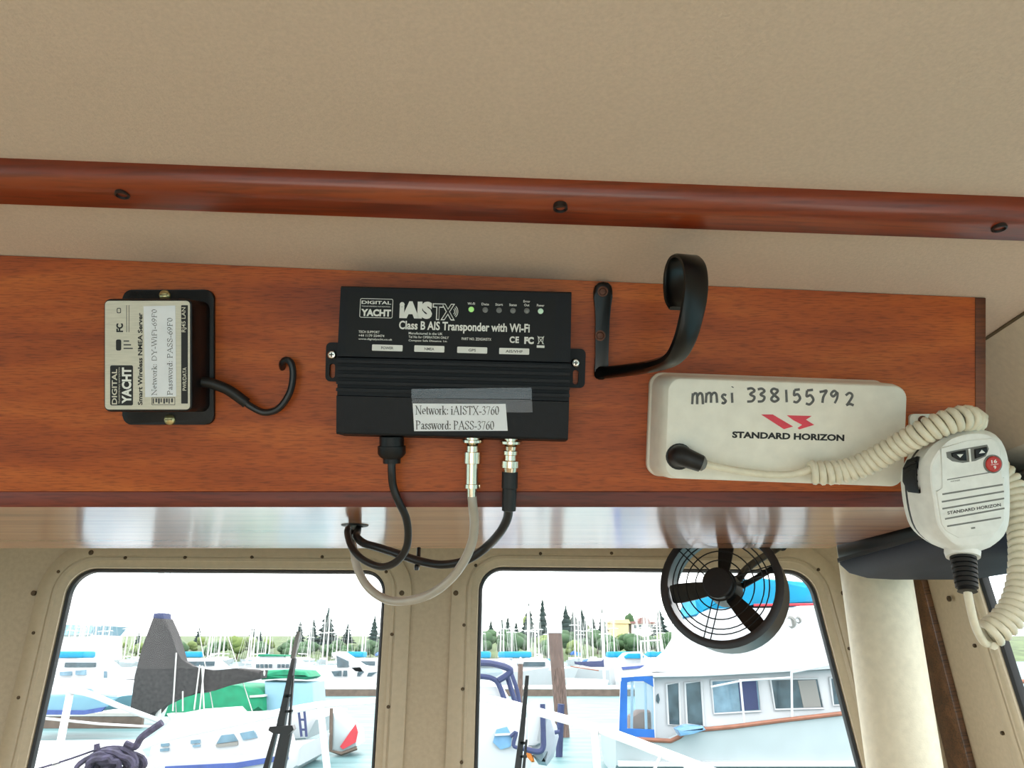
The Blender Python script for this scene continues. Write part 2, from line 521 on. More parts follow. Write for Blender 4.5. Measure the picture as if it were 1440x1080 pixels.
LEDOFF = mat('grey_led', (120, 122, 122), .3, var=.05, scale=100)
LEDON = emit('green_led', (150, 205, 120), .3)
LEDPALE = emit('pale_green_led', (180, 210, 185), .15)
TAPE = clear('clear_tape', (.75, .8, .88, 1), .07, .35)
GLASS = clear('window_glass', (.98, .98, .98, 1), .006, .01)
HOLE = mat('dark_plug_hole', (34, 18, 12), .5, var=.1, scale=200)

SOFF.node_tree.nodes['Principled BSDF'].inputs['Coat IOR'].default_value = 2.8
def W2(v): return MP @ Vector(v)
A = W2(PL(0, 358)); B = W2(PL(1385, 418))
SLOPE = (B.z - A.z) / (B.x - A.x)
def zc(x): return A.z + (x - A.x) * SLOPE          # headliner height
ZS = W2(PL(720, 713)).z                            # underside of the console
YF = W2(PL(720, 713)).y
YW = 1.32                                          # inner face of the windscreen wall
RISE = math.tan(math.radians(3.0))                 # the console's underside rises a little towards the windscreen
def zsf(Y): return ZS + RISE * (Y - YF)
def onS(x, y):
    r = ray(x, y); o = CAM
    t = (ZS - RISE * YF - o.z) / (r.z - RISE * r.y)
    return o + r * t
YS = onS(720, 771).y                               # its back edge
def hit(x, y, p, n):
    r = ray(x, y); n = Vector(n)
    return CAM + r * ((Vector(p) - CAM).dot(n) / r.dot(n))
NC = Vector((-SLOPE, 0, 1))
def onC(x, y, t=0): return hit(x, y, (A.x, 0, A.z - t), NC)

# ------------------------------------------------------------------ cabin shell
XW0 = onY(1278, 806, YW).x
XR = XW0 + .012
def slab(xs, y0, y1, t):
    return loft([[(xs[0], y, zc(xs[0])), (xs[1], y, zc(xs[1])), (xs[1], y, zc(xs[1]) + t), (xs[0], y, zc(xs[0]) + t)] for y in (y0, y1)])
struct('ceiling', slab((-1.4, .425), -1.8, YW + .04, .03), VINYL, 'cream textured vinyl headliner over the whole cabin', 'ceiling')

# ceiling moulding
t_b = .015
n0, n1 = onC(0, 222), onC(1440, 277)
f0, f1 = onC(0, 288, t_b), onC(1440, 340, t_b)
def along(a, b, x): k = (x - a.x) / (b.x - a.x); return a.y + (b.y - a.y) * k
def beam_prof(x):
    yn, yf, z = along(n0, n1, x), along(f0, f1, x), zc(x)
    pr = [(yf, z), (yf, z - t_b + .001), (yf - .001, z - t_b)]
    for k in range(7):
        a = math.radians(90 * k / 6)
        pr.append((yn + .012 - .012 * math.sin(a), z - t_b + (t_b - .001) * (1 - math.cos(a))))
    pr.append((yn, z))
    return [(x, p, q) for p, q in pr]
T = Thing('trim_1', 'red-brown varnished wooden moulding running across the headliner, with three screw plugs', 'moulding', base=(0, along(n0, n1, 0), zc(0)), kind='structure')
beam = loft([beam_prof(x) for x in (-1.4, -.6, 0, .43)])
T.part('moulding', beam, BEAM)
for px, py in ((172, 273), (788, 292), (1405, 320)):
    p = onC(px, py, t_b)
    T.part('screw_plug', lathe([(.0046, .002), (.0046, -.0012), (.0036, -.0016), (.003, .0004), (.001, .0004)], 18, Matrix.Translation(p)), HOLE)

# windscreen wall and its windows
MW = frame((1, 0, 0), (0, 0, 1), (0, -1, 0), (0, YW, CAM.z))
MWI = MW.inverted()
def WL(x, y, h=0): return MWI @ onY(x, y, YW - h)
def corner(l1, l2):
    (a, b), (c, d) = l1, l2
    r = b - a; s = d - c; q = c - a
    t = (q.x * s.y - q.y * s.x) / (r.x * s.y - r.y * s.x)
    return (a.x + r.x * t, a.y + r.y * t)
def wpts(left, right, top, bottom, F):
    L = [F(*p) for p in left]; R_ = [F(*p) for p in right]; T_ = [F(*p) for p in top]
    Bm = [Vector((-5, bottom, 0)), Vector((5, bottom, 0))]
    return [corner(L, Bm), corner(R_, Bm), corner(R_, T_), corner(L, T_)]
w1 = wpts(((96, 835), (41, 1080)), ((536, 850), (522, 1080)), ((130, 803.5), (520, 806)), -.40, WL)
w2 = wpts(((677, 845), (671, 1080)), ((1145, 835), (1209, 1080)), ((730, 801.5), (1090, 805)), -.40, WL)
R1 = [.05, .05, .030, .040]; R2 = [.05, .05, .042, .034]

def ringloft(pts, radii, prof):
    loops = []
    for off, h in prof:
        rr = [max(.004, r + off) for r in radii]
        loops.append([(p[0], p[1], h) for p in rpoly(grow(pts, off), rr, 10)])
    return loops
def window(name, label, pts, radii, M, screws, fw=.049, F=None):
    T = Thing(name, label, 'window', M, (pts[0][0] / 2 + pts[1][0] / 2, pts[0][1], 0), kind='structure')
    prof = [(fw, -.001), (fw, .005), (fw - .001, .006), (fw * .52, .006), (fw * .5, .004), (fw * .47, .004), (fw * .45, .0055), (fw * .36, .0055), (fw * .33, .0035), (.006, .002), (.004, -.004), (.004, -.012), (fw * .5, -.012), (fw * .5, -.001)]
    lp = ringloft(pts, radii, prof)
    T.part('frame', loft(lp + [lp[0]], False, False), FRAMEM, sharp=50)
    T.part('gasket', loft((lambda q: q + [q[0]])(ringloft(pts, radii, [(.0045, -.003), (.0035, -.001), (.0, -.004), (-.001, -.008), (-.001, -.013), (.0045, -.013)])), False, False), RUBBER)
    T.part('glass', prism([p for p in rpoly(grow(pts, .002), [r + .002 for r in radii], 10)], -.010, -.006), GLASS)
    for px, py, big in screws:
        p = F(px, py, .006)
        r = .0042 if big else .0027
        T.part('screw', lathe([(r, -.002), (r, .0006), (r * .8, .0014), (r * .25, .0016), (r * .2, .0008)], 14, Matrix.Translation((p.x, p.y, .006))), BRONZE)
    return T
FW = .050
s1 = [(176, 784.5, 0), (260, 784, 0), (354, 783.5, 0), (453, 783, 0), (82, 804, 0), (47, 834, 1), (47, 890, 0), (26, 981, 0), (128, 777, 1), (543, 804, 0), (565, 834, 1), (551, 892, 0), (546, 994, 0)]
s2 = [(641, 834, 1), (652.5, 879, 0), (650.5, 969, 0), (649, 1072, 0), (669, 795, 0), (760, 778.5, 0), (860, 778, 0), (1151, 801, 0), (1186, 834, 1), (1194, 912, 0)]
window('window_1', 'windscreen pane with rounded corners, over the dark covered sail and green canopy', w1, R1, MW, s1, F=WL)
window('window_2', 'windscreen pane with rounded corners, behind the small black fan', w2, R2, MW, s2, F=WL)
hole1 = rpoly(grow(w1, .025), [r + .025 for r in R1], 10)
hole2 = rpoly(grow(w2, .025), [r + .025 for r in R2], 10)
struct('wall_front', plate([(-1.42, -1.75), (XR + .02, -1.75), (XR + .02, zc(XR) - CAM.z + .02), (-1.42, zc(-1.42) - CAM.z + .02)], -.02, 0, [hole1, hole2]), GEL, 'beige gelcoat windscreen wall round the two front windows', 'wall', MW)

# right wall: leans outwards towards the deck
LEAN = .085
def wallx(z): return XW0 + LEAN * (.085 - z)      # z from eye height
upr = Vector((-LEAN, 0, 1)).normalized()
MR = frame((0, -1, 0), upr, Vector((0, -1, 0)).cross(upr), (wallx(0), 0, CAM.z))
MRI = MR.inverted()
nr = Vector((1, 0, LEAN)).normalized()
def RL(x, y, h=0): return MRI @ hit(x, y, Vector((wallx(0), 0, CAM.z)) - nr * h, nr)
w3 = wpts(((1384, 835), (1438, 1005)), ((2600, 900), (2600, 1000)), ((1420, 787), (1440, 786.5)), -.40, RL)
w3[1] = (.02, w3[1][1]); w3[2] = (.02, w3[3][1] - .0)
R3 = [.04, .04, .03, .028]
s3 = [(1334, 842, 1), (1370, 908, 0), (1409, 1031, 0)]
window('window_3', 'side window with thick black gasket, behind the coiled cord', w3, R3, MR, s3, F=RL, fw=.044)
hole3 = rpoly(grow(w3, .02), [r + .02 for r in R3], 10)
struct('wall_right', plate([(-YW - .04, -1.77), (1.8, -1.77), (1.8, .16), (-YW - .04, .16)], -.02, 0, [hole3, rrect(.12, -1.15, 1.4, .08, .05)]), GEL, 'beige gelcoat side wall with the side window', 'wall', MR)  # the aft cut-out is an unseen opening added for light
# sloped panel between the headliner edge and the side wall; colour lightened to offset its shade
xa, xb = .42, wallx(.2)
xb = wallx(.15)
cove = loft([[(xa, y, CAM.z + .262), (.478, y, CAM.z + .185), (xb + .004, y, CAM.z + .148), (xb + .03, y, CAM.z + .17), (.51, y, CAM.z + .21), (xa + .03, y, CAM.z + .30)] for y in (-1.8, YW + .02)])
struct('trim_2', cove, mat('lightened_side_header', (238, 224, 202), .55, var=.03, scale=200, bump=.1, bscale=600), 'sloped panel, its colour lightened against shade, between the headliner edge and the side wall', 'trim')
seam = tube([(xa + .001, -1.8, zc(.42) - .001), (xa + .001, YW, zc(.42) - .001)], .0018, 8)
struct('trim_3', seam, mat('brown_edge_bead', (120, 105, 80), .5), 'thin dark bead along the edge of the headliner', 'trim')
# brown strip at the corner and the padded post
b0, b1 = hit(1279, 806, (wallx(0), 0, CAM.z), nr), hit(1302, 806, (wallx(0), 0, CAM.z), nr)
lb0, lb1 = MRI @ b0, MRI @ b1
lb2 = MRI @ hit(1373, 1080, (wallx(0), 0, CAM.z), nr)
kx = (lb2.x - lb1.x) / (lb2.y - lb1.y)
xt_, xb_ = lb1.x + kx * (.15 - lb1.y), lb1.x + kx * (-.6 - lb1.y)
strip = prism([(-YW + .001, .15), (-YW + .001, -.6), (xb_, -.6), (xt_, .15)], .0003, .010, .002)
struct('trim_4', strip, TEAK, 'brown wooden strip standing beside the ivory padded post', 'trim', MR)
pc = onY(1231, 806, 1.12)
rpost = 45.5 * 1.11 / FPX
post = lathe([(rpost, -1.75), (rpost, -.8), (rpost, .2)], 40)
struct('trim_5', post, PAD, 'ivory vinyl padded round post in the corner beside the windscreen', 'post', Matrix.Translation((pc.x, pc.y, CAM.z)))

# the rest of the cabin (outside the frame, lets daylight in and shades the room)
struct('floor', box((-.4, -.4, -.01), (2.2, 2.9, .02)), mat('pale_cabin_sole', (190, 172, 140), .5), 'pale cabin sole', 'floor')
DECKM = mat('white_deck_gelcoat', (226, 224, 214), .6, var=.03, scale=40)
struct('cockpit_deck', box((-.4, -3.4, -.06), (3.2, 3.1, .06)), DECKM, 'white cockpit deck outside the aft doorway', 'deck')
struct('foredeck', prism([(-2.0, 1.08), (1.3, 1.08), (1.1, 2.6), (-.35, 4.6), (-1.8, 2.6)], .52, .58), DECKM, 'white foredeck in front of the windscreen', 'deck')
struct('side_deck', box((1.05, -.4, .27), (.75, 2.9, .06)), DECKM, 'white side deck below the side window', 'deck')
struct('side_deck', box((-1.95, -.4, .27), (.95, 2.9, .06)), DECKM, 'white side deck on the far side of the cabin', 'deck')
struct('wall_left', plate([(-1.85, 0), (YW + .05, 0), (YW + .05, 2.16), (-1.85, 2.16)], -.04, 0, [rrect(-1.15, 1.18, .55, 1.93, .05)]), GEL, 'beige side wall with one long window opening', 'wall',
       frame((0, 1, 0), (0, 0, 1), (1, 0, 0), (-1.4, 0, 0)))
struct('wall_back', plate([(-1.44, 0), (.66, 0), (.66, 2.13), (-1.44, 2.16)], -.04, 0, [rrect(-1.25, .5, .65 - .1, 1.98, .04)]), GEL, 'beige aft wall with an open doorway', 'wall',
       frame((1, 0, 0), (0, 0, 1), (0, -1, 0), (0, -1.8, 0)))

# ------------------------------------------------------------------ overhead console
def pxy(x, y, h=0): p = PL(x, y, h); return (p.x, p.y)
XL = -.78
top_l = (XL, pxy(0, 358)[1] + (pxy(0, 358)[0] - XL) * (pxy(0, 358)[1] - pxy(1385, 418)[1]) / (pxy(1385, 418)[0] - pxy(0, 358)[0]))
xr = pxy(1386, 418)[0]; xe = pxy(1371, 418)[0]
ylip = pxy(0, 691)[1]; ybot = pxy(0, 713)[1]
def ytop(x): a, b = pxy(0, 358), pxy(1385, 418); return a[1] + (x - a[0]) * (b[1] - a[1]) / (b[0] - a[0]) - .0006
T = Thing('overhead_console', 'long reddish mahogany overhead console with a slanted face that carries the electronics', 'console', MP, (-.1, ybot, 0))
def scribed(b):
    for v in b.verts:
        if v.co.z < -.01 and v.co.y > .05: v.co.y -= .0055
    return b
T.part('front_panel', scribed(prism([(XL, ylip), (xe, ylip), (xe, ytop(xe)), (XL, ytop(XL))], -.014, 0)), WOOD)
T.part('end_strip', scribed(prism([(xe, ylip), (xr, ylip), (xr, ytop(xr)), (xe, ytop(xe))], -.014, 0.0006, .0005)), WOODEND, label='dark brown edge strip')
T.part('lower_lip', prism([(XL, ybot), (xr, ybot), (xr, ylip), (XL, ylip)], -.014, 0.0008, .0006), WOODLIP, label='darker red lower lip')
MPI = MP.inverted()
rb = onS(1166, 771)
under = prism([(XL, YF + .001), (xr, YF + .001), (rb.x, YS), (XL, YS)], ZS, ZS + .012)
for v in under.verts: v.co.z += RISE * (v.co.y - YF)
under.transform(MPI)
T.part('underside', under, SOFF, label='glossy underside board mirroring the windows')
g = onS(499, 738)
gm = lathe([(.013, .0), (.013, -.0012), (.009, -.0022), (.0075, -.0018), (.007, .004)], 24, Matrix.Translation((g.x, g.y, g.z + .0004)))
gm.transform(MPI)
T.part('cable_grommet', gm, RUBBER)
HOLEP = g.copy()

# ------------------------------------------------------------------ wireless server (left)
def torect(x0, y0, x1, y1, h):
    a, b = PL(x0, y1, h), PL(x1, y0, h)
    return a.x, a.y, b.x, b.y
def rr(x0, y0, x1, y1, h, r, n=5):
    a = torect(x0, y0, x1, y1, h)
    return rrect(a[0], a[1], a[2], a[3], r, n)
HB = .034
bc = PL(207.5, 499.5, HB)
T = Thing('wireless_server', 'small black instrument box with silver label and white paper strip printed sideways', 'electronic device', MP, (bc.x, bc.y, 0))
T.part('mounting_plate', prism(rr(175, 408, 303, 597, 0, .007), 0.0002, .0035, .0008), BLACK)
fx0, fy0, fx1, fy1 = torect(147, 422, 268.5, 577, HB)
wall_ = lambda g_: rrect(fx0 - g_, fy0 - g_, fx1 + g_, fy1 + g_, .004 + g_)
body = loft([[(p[0], p[1], h) for p in wall_(g_)] for g_, h in ((.0022, .003), (.0015, .02), (.0012, HB - .002), (.0004, HB - .0004), (-.001, HB))])
bd = T.part('case', body, BLACK)
# port side, lighter socket mark
T.part('face_label', prism(rrect(fx0 + .0006, fy0 + .0006, fx1 - .0006, fy1 - .0006, .003), HB, HB + .0005), SILVER, label='silver face label')
H1 = HB + .0006
def zx(zx_, zy_): return 130 + zx_ / 5.144, 400 + zy_ / 5.143     # zoomed view -> photo
def vtxt(s, a0, b0, a1, b1, h, bold=0, spacing=1.0, serif=False):
    """sideways lettering filling the photo box (reads upwards)"""
    x0, y0 = zx(a0, b0); x1, y1 = zx(a1, b1)
    q = torect(x0, y0, x1, y1, h)
    cx, cy, w, hh = (q[0] + q[2]) / 2, (q[1] + q[3]) / 2, q[3] - q[1], q[2] - q[0]
    if serif: return serif_text(s, cx - w / 2, cy - hh / 2, cx + w / 2, cy + hh / 2, h, math.radians(90))
    return text(s, cx - w / 2, cy - hh / 2, cx + w / 2, cy + hh / 2, h, math.radians(90), bold, spacing=spacing)
def zr(a0, b0, a1, b1, h, r=.0004):
    x0, y0 = zx(a0, b0); x1, y1 = zx(a1, b1)
    return rr(x0, y0, x1, y1, h, r, 3)
lg = T.part('logo_plate', prism(zr(128, 585, 293, 875, H1, .0012), H1 - .0002, H1), INK)
T.part('lettering', vtxt('DIGITAL', 140, 612, 178, 868, H1 + .0001, .02), SILVER, lg)
T.part('lettering', vtxt('TRANSFORMING NAVIGATION', 188, 600, 200, 862, H1 + .0001), SILVER, lg)
T.part('lettering', vtxt('YACHT', 212, 600, 282, 862, H1 + .0001, .045), WHITEINK, lg)
T.part('lettering', vtxt('Smart Wireless NMEA Server', 328, 205, 362, 872, H1, .03), INK)
T.part('lettering', vtxt('FC', 172, 282, 222, 345, H1, .05), INK)
b_ = new()
for yy in (405, 432, 458): merge(b_, prism(zr(225, yy, 265 + (yy - 405) / 2, yy + 9, H1, .0001), H1 - .0002, H1))
for xx in (245, 262): merge(b_, prism(zr(xx, 150, xx + 4, 345, H1, .00005), H1 - .0002, H1 - .00005))
T.part('printed_marks', b_, GREYINK)
T.part('printed_badge', prism(zr(170, 398, 208, 478, H1, .0012), H1 - .0002, H1), INK)
b_ = new()
o_ = zr(176, 170, 206, 208, H1, .0008); i_ = zr(181, 176, 201, 202, H1, .0006)
merge(b_, plate(o_, H1 - .0002, H1, [i_]))
T.part('printed_outline', b_, GREYINK)
ps = T.part('port_strip', prism(zr(642, 150, 690, 862, H1, .0004), H1 - .0002, H1), INK, label='black strip naming the ports')
T.part('lettering', vtxt('PWR/DATA', 652, 600, 680, 768, H1 + .0001, .01), SILVER, ps)
T.part('lettering', vtxt('RJ45 LAN', 645, 165, 682, 345, H1 + .0001, .01), SILVER, ps)
st = T.part('paper_strip', prism([pxy(*zx(*q), H1) for q in ((370, 158), (600, 152), (606, 810), (382, 815))], H1 - .0002, H1 + .0002), PAPER, label='white paper strip')
T.part('lettering', vtxt('Network: DY-WiFi-69F0', 430, 178, 464, 802, H1 + .0003, serif=True), GREYINK, st)
T.part('lettering', vtxt('Password: PASS-69F0', 542, 240, 578, 802, H1 + .0003, serif=True), GREYINK, st)
b_ = new()
for k in range(8):
    xx = 436 + k * 19
    merge(b_, prism(zr(xx, 824, xx + (13 if k % 3 else 9), 862 - (k % 2) * 9, H1, .0002), H1 - .0002, H1))
merge(b_, plate(zr(428, 816, 598, 872, H1, .0003), H1 - .0002, H1 - .00005, [zr(432, 820, 594, 868, H1, .0002)]))
T.part('serial_print', b_, GREYINK)
for px, py in ((232, 415.5), (239, 590)):
    p = PL(px, py, .004)
    sc = T.part('screw', lathe([(.0044, .0), (.0042, .0018), (.003, .003), (.0008, .0034)], 18, Matrix.Translation((p.x, p.y, .0034))), BRASS)
    T.part('slot', box((p.x, p.y, .0066), (.0055, .0008, .0006)), BRONZE, sc)
cab = [PL(284, 537, .016), PL(300, 540, .015), PL(322, 549, .013), PL(347, 567, .010)]
T.part('strain_relief', tube(cab, .0042, 12, 5), RUBBER)
cab2 = [PL(340, 561, .0115), PL(352, 571, .010), PL(372, 580, .009), PL(392, 574, .009), PL(407, 553, .009), PL(412, 530, .0095), PL(410, 512, .0095), PL(403, 506, .0085), PL(397, 511, .005), PL(398, 520, -.004)]
T.part('cable', tube(cab2, .0027, 10, 6), CABLEB)

# ------------------------------------------------------------------ transponder (middle)
HT = .036
tc_ = PL(638, 511, HT)
MT = MP @ Matrix.Translation((tc_.x, tc_.y, 0)) @ Matrix.Rotation(math.radians(-1.5), 4, 'Z')
MTI = MT.inverted() @ MP
def TL(x, y, h=HT): v = MTI @ PL(x, y, h); return v
T = Thing('transponder', 'large dark electronics box with white lettering, status lights and a ribbed middle', 'electronic device', MT)
def yv(py, h=HT): return TL(638, py, h).y
xl, xrt = TL(474, 505).x, TL(802, 513).x
# side profile (y, h), swept across
prof = [(yv(406, .03) + .001, .0004), (yv(406, .030), .028), (yv(408, .031), .030), (yv(505), HT)]
y = yv(507); step = (yv(557) - yv(507)) / 10
for k in range(5):
    prof += [(y, HT - .0035), (y + step * .5, HT - .0035), (y + step * .55, HT + .001), (y + step * 1.45, HT + .001), (y + step * 1.5, HT - .0035)]
    y += step * 2
prof += [(yv(560), HT - .0035), (yv(561), HT - .001), (yv(612, .033), .0325), (yv(614.5, .031), .031), (yv(617, .0), .0004)]
def side(x): return [(x, p[0], p[1]) for p in prof]
body = loft([side(xl), side(xrt)])
T.part('case', body, NAVYBLK, sharp=20)
def ear(x0, x1, slot):
    return plate(rrect(x0, TL(638, 541, .003).y, x1, TL(638, 486, .003).y, .004), .0004, .004, [rrect(slot - .0022, TL(638, 536, .003).y, slot + .0022, TL(638, 516, .003).y, .002)])
eL, eR = TL(458, 508, .004).x, TL(823, 520, .004).x
T.part('mounting_ear', ear(eL, xl + .004, TL(467, 526, .004).x), NAVYBLK)
T.part('mounting_ear', ear(xrt - .004, eR, TL(809.5, 532, .004).x), NAVYBLK)
for px, py in ((467, 499), (809.5, 510.5)):
    p = TL(px, py, .005)
    sc = T.part('screw', lathe([(.0036, 0), (.0036, .0012), (.0026, .0026), (.0006, .003)], 18, Matrix.Translation((p.x, p.y, .0042))), STEEL)
    T.part('cross_slot', merge(box((p.x, p.y, .0072), (.0034, .0008, .0006)), box((p.x, p.y, .0072), (.0008, .0034, .0006))), INK, sc)
# the label lies on the gently sloping upper face
ya, yb = yv(408, .031), yv(505)
def fh(yy): return .030 + (HT - .030) * (ya - yy) / (ya - yb)
def onface(b, off=.0):
    for v in b.verts: v.co.z += fh(v.co.y) + off
    return b
def tq(x0, y0, x1, y1):
    a, c = TL(x0, y1, .034), TL(x1, y0, .034)
    return a.x, a.y, c.x, c.y
lab = T.part('face_label', onface(prism(rrect(TL(487, 460, .034).x, yv(503), TL(781, 460, .034).x, yv(414, .032), .004), -.0002, .0003)), LABELBLK, label='matt black printed label')
def ttxt(s, x0, y0, x1, y1, bold=0, m=WHITEINK, off=.0005, par=None, spacing=1.0):
    """photo box given at its own middle; the lettering follows the tilt of the case"""
    cx, cy = (x0 + x1) / 2, (y0 + y1) / 2
    c = TL(cx, cy, .034); s_ = (D - .034) / FPX
    w, h = (x1 - x0) * s_, (y1 - y0) * s_
    T.part('lettering', onface(text(s, c.x - w / 2, c.y - h / 2, c.x + w / 2, c.y + h / 2, 0, 0, bold, spacing=spacing), off), m, par or lab)
def tbox(x0, y0, x1, y1, r, off0, off1, hole=None):
    c = TL((x0 + x1) / 2, (y0 + y1) / 2, .034); s_ = (D - .034) / FPX
    w, h = (x1 - x0) * s_ / 2, (y1 - y0) * s_ / 2
    o = rrect(c.x - w, c.y - h, c.x + w, c.y + h, r, 4)
    if hole:
        return onface(plate(o, off0, off1, [rrect(c.x - w + hole, c.y - h + hole, c.x + w - hole, c.y + h - hole, max(.0003, r - hole), 4)]))
    return onface(prism(o, off0, off1))
def q1(a, b): return 480 + a / 8.0, 400 + b / 8.0
def q2(a, b): return 640 + a / 8.0, 400 + b / 8.0
T.part('logo_frame', tbox(*q1(203, 155), *q1(575, 375), .0012, .0003, .0005, .0004), WHITEINK, lab)
ttxt('DIGITAL', *q1(222, 181), *q1(556, 219), .025)
ttxt('TRANSFORMING NAVIGATION', *q1(222, 238), *q1(545, 252), 0)
ttxt('YACHT', *q1(218, 276), *q1(556, 358), .05)
ttxt('iAIS', *q1(650, 186), *q1(1020, 384), .07)
ttxt('TX', *q1(1024, 212), *q1(1278, 402), .055)
ttxt('TX', *q1(1036, 222), *q1(1262, 390), .012, INK, .0008)
b_ = new()
c = TL(*q1(1240, 303), .034)
for r_ in (.0022, .0034, .0046):
    b_2 = tube([(c.x + r_ * math.cos(math.radians(a)), c.y + r_ * 1.15 * math.sin(math.radians(a)), 0) for a in range(-50, 51, 10)], .0003, 6)
    merge(b_, b_2)
T.part('radio_wave_print', onface(b_, .0003), WHITEINK, lab)
ttxt('Class B AIS Transponder with Wi-Fi', 561, 453, 745, 469, .028)
for i, (s_, x1) in enumerate((('TECH SUPPORT', 432), ('+44 1179 554474', 485), ('www.digitalyacht.co.uk', 575))):
    ttxt(s_, *q1(195, 520 + i * 43), *q1(x1, 548 + i * 43), .012)
for i, (s_, x1) in enumerate((('Manufactured in the UK', 1140), ('Tel No for OPERATION ONLY', 1210), ('Compass Safe Distance 1m', 1188))):
    ttxt(s_, *q1(758, 538 + i * 43), *q1(x1, 566 + i * 43), .012)
ttxt('PART NO. ZDIGIAISTX', *q2(75, 600), *q2(408, 630), .012)
ttxt('CE', *q2(612, 585), *q2(718, 660), .04, spacing=1.15)
ttxt('FC', *q2(778, 590), *q2(885, 672), .06)
b_ = new()
c = TL(*q2(963, 628), .034)
for a in (-1, 1):
    merge(b_, tube([(c.x - .0024, c.y - a * .003, 0), (c.x + .0024, c.y + a * .003, 0)], .00025, 6))
    merge(b_, tube([(c.x + a * .0019, c.y + .0022, 0), (c.x + a * .0013, c.y - .0028, 0)], .00025, 6))
merge(b_, tube([(c.x - .0022, c.y + .0023, 0), (c.x + .0022, c.y + .0023, 0)], .0003, 6))
merge(b_, box((c.x, c.y - .0048, 0), (.0058, .0018, .0004)))
T.part('bin_symbol', onface(b_, .0004), WHITEINK, lab)
for s_, a0, b0, a1, b1, q in (('POWER', 350, 680, 692, 750, q1), ('NMEA', 824, 690, 1161, 762, q1), ('GPS', 25, 705, 362, 775, q2), ('AIS/VHF', 496, 718, 833, 788, q2)):
    bx_ = T.part('port_label', tbox(*q(a0, b0), *q(a1, b1), .0006, .0002, .0005), WHITEINK, lab)
    mx_ = (a0 + a1) / 2 ; hw = 19 * len(s_) * .72; my = (b0 + b1) / 2
    ttxt(s_, *q(mx_ - hw, my - 14), *q(mx_ + hw, my + 16), .015, GREYINK, .0006)
for i, (nm, lx, ly) in enumerate((('Wi-Fi', 180, 278), ('Data', 338, 284), ('Start', 494, 288), ('Status', 651, 292), ('Out', 807, 294), ('Power', 963, 298))):
    c = TL(*q2(lx, ly), .034)
    T.part('status_light', onface(lathe([(.0021, -.0004), (.0021, .0006), (.0014, .0011), (.0004, .0013)], 16, Matrix.Translation((c.x, c.y, 0)))), LEDON if i == 0 else LEDPALE if i == 5 else LEDOFF, label=('glowing green light' if i == 0 else 'pale green light' if i == 5 else None))
    hw = 42 if i != 4 else 30
    ttxt(nm, *q2(lx - hw, ly - 80), *q2(lx + hw, ly - 52), .012)
    if i == 4: ttxt('Error', *q2(lx - 38, ly - 122), *q2(lx + 38, ly - 94), .012)
# lower face: tape and paper
yc, yd = yv(561), yv(612, .033)
def gh(yy): return HT - .001 + (.0325 - HT + .001) * (yc - yy) / (yc - yd)
def onlow(b, off=0):
    for v in b.verts: v.co.z += gh(min(v.co.y, yc)) + off
    return b
def tp(x, y): v = TL(x, y, .035); return (v.x, v.y)
T.part('tape', onlow(prism([tp(579, 548), tp(748, 545), tp(749, 580), tp(580, 580)], .0036, .0039), -.0002) if False else onlow(prism([tp(579, 560.5), tp(748, 562), tp(749, 580), tp(580, 580)], .0001, .0003)), TAPE)
b_ = prism([tp(579, 547), tp(747.5, 545), tp(748, 561), tp(579, 560)], HT + .0012, HT + .0014)
T.part('tape', b_, TAPE)
pl = T.part('paper_label', onlow(prism([tp(580.5, 567.5), tp(711, 568), tp(714, 606), tp(582, 606.5)], .0003, .0006)), PAPER, label='white printed paper label')
def ltxt(s, x0, y0, x1, y1):
    c = TL((x0 + x1) / 2, (y0 + y1) / 2, .035); s_ = (D - .035) / FPX
    w, h = (x1 - x0) * s_, (y1 - y0) * s_
    T.part('lettering', onlow(serif_text(s, c.x - w / 2, c.y - h / 2, c.x + w / 2, c.y + h / 2, 0, math.radians(1.2)), .0006), GREYINK, pl)
ltxt('Network: iAISTX-3760', 584, 571, 702, 583)
ltxt('Password: PASS-3760', 584, 592, 695, 604)
# cable gland under the case
HC = .017
p0, p1 = TL(551, 614, HC), TL(551, 650, HC)
gl = lathe([(.0095, 0), (.0095, .007), (.0108, .0072), (.0108, .013), (.009, .0155), (.0068, .017), (.0068, .0205), (.003, .0205)], 12, aim(p0, p1))
T.part('cable_gland', gl, BLACK)
jacks = []
for px in (664.5, 718.5):
    a, b2 = TL(px, 614, HC), TL(px - .5, 640, HC)
    T.part('socket', lathe([(.0062, -.001), (.0062, .002), (.0048, .0021), (.0048, .008)], 20, aim(a, b2)), NICKEL, label='nickel socket')

# ------------------------------------------------------------------ cables
def P(x, y, h): return W2(PL(x, y, h))
def AY(x, y, Y): return onY(x, y, Y)
pw = [P(551, 648, HC), P(551, 664, HC), P(553, 684, .014), P(561, 706, .012), AY(571, 728, .618), AY(574, 752, .632), AY(570, 774, .645), AY(556, 791, .658), AY(536, 797, .672), AY(512, 788, .684), AY(496, 772, .694), AY(489, 752, .71), AY(490, 743, .72), (HOLEP.x - .003, HOLEP.y - .002, HOLEP.z - .006), (HOLEP.x - .002, HOLEP.y - .001, HOLEP.z + .02)]
single('power_cable', tube(pw, .0031, 12, 6), CABLEB, 'thin black power cable hanging in a loop from the box gland to the hole overhead', 'cable')
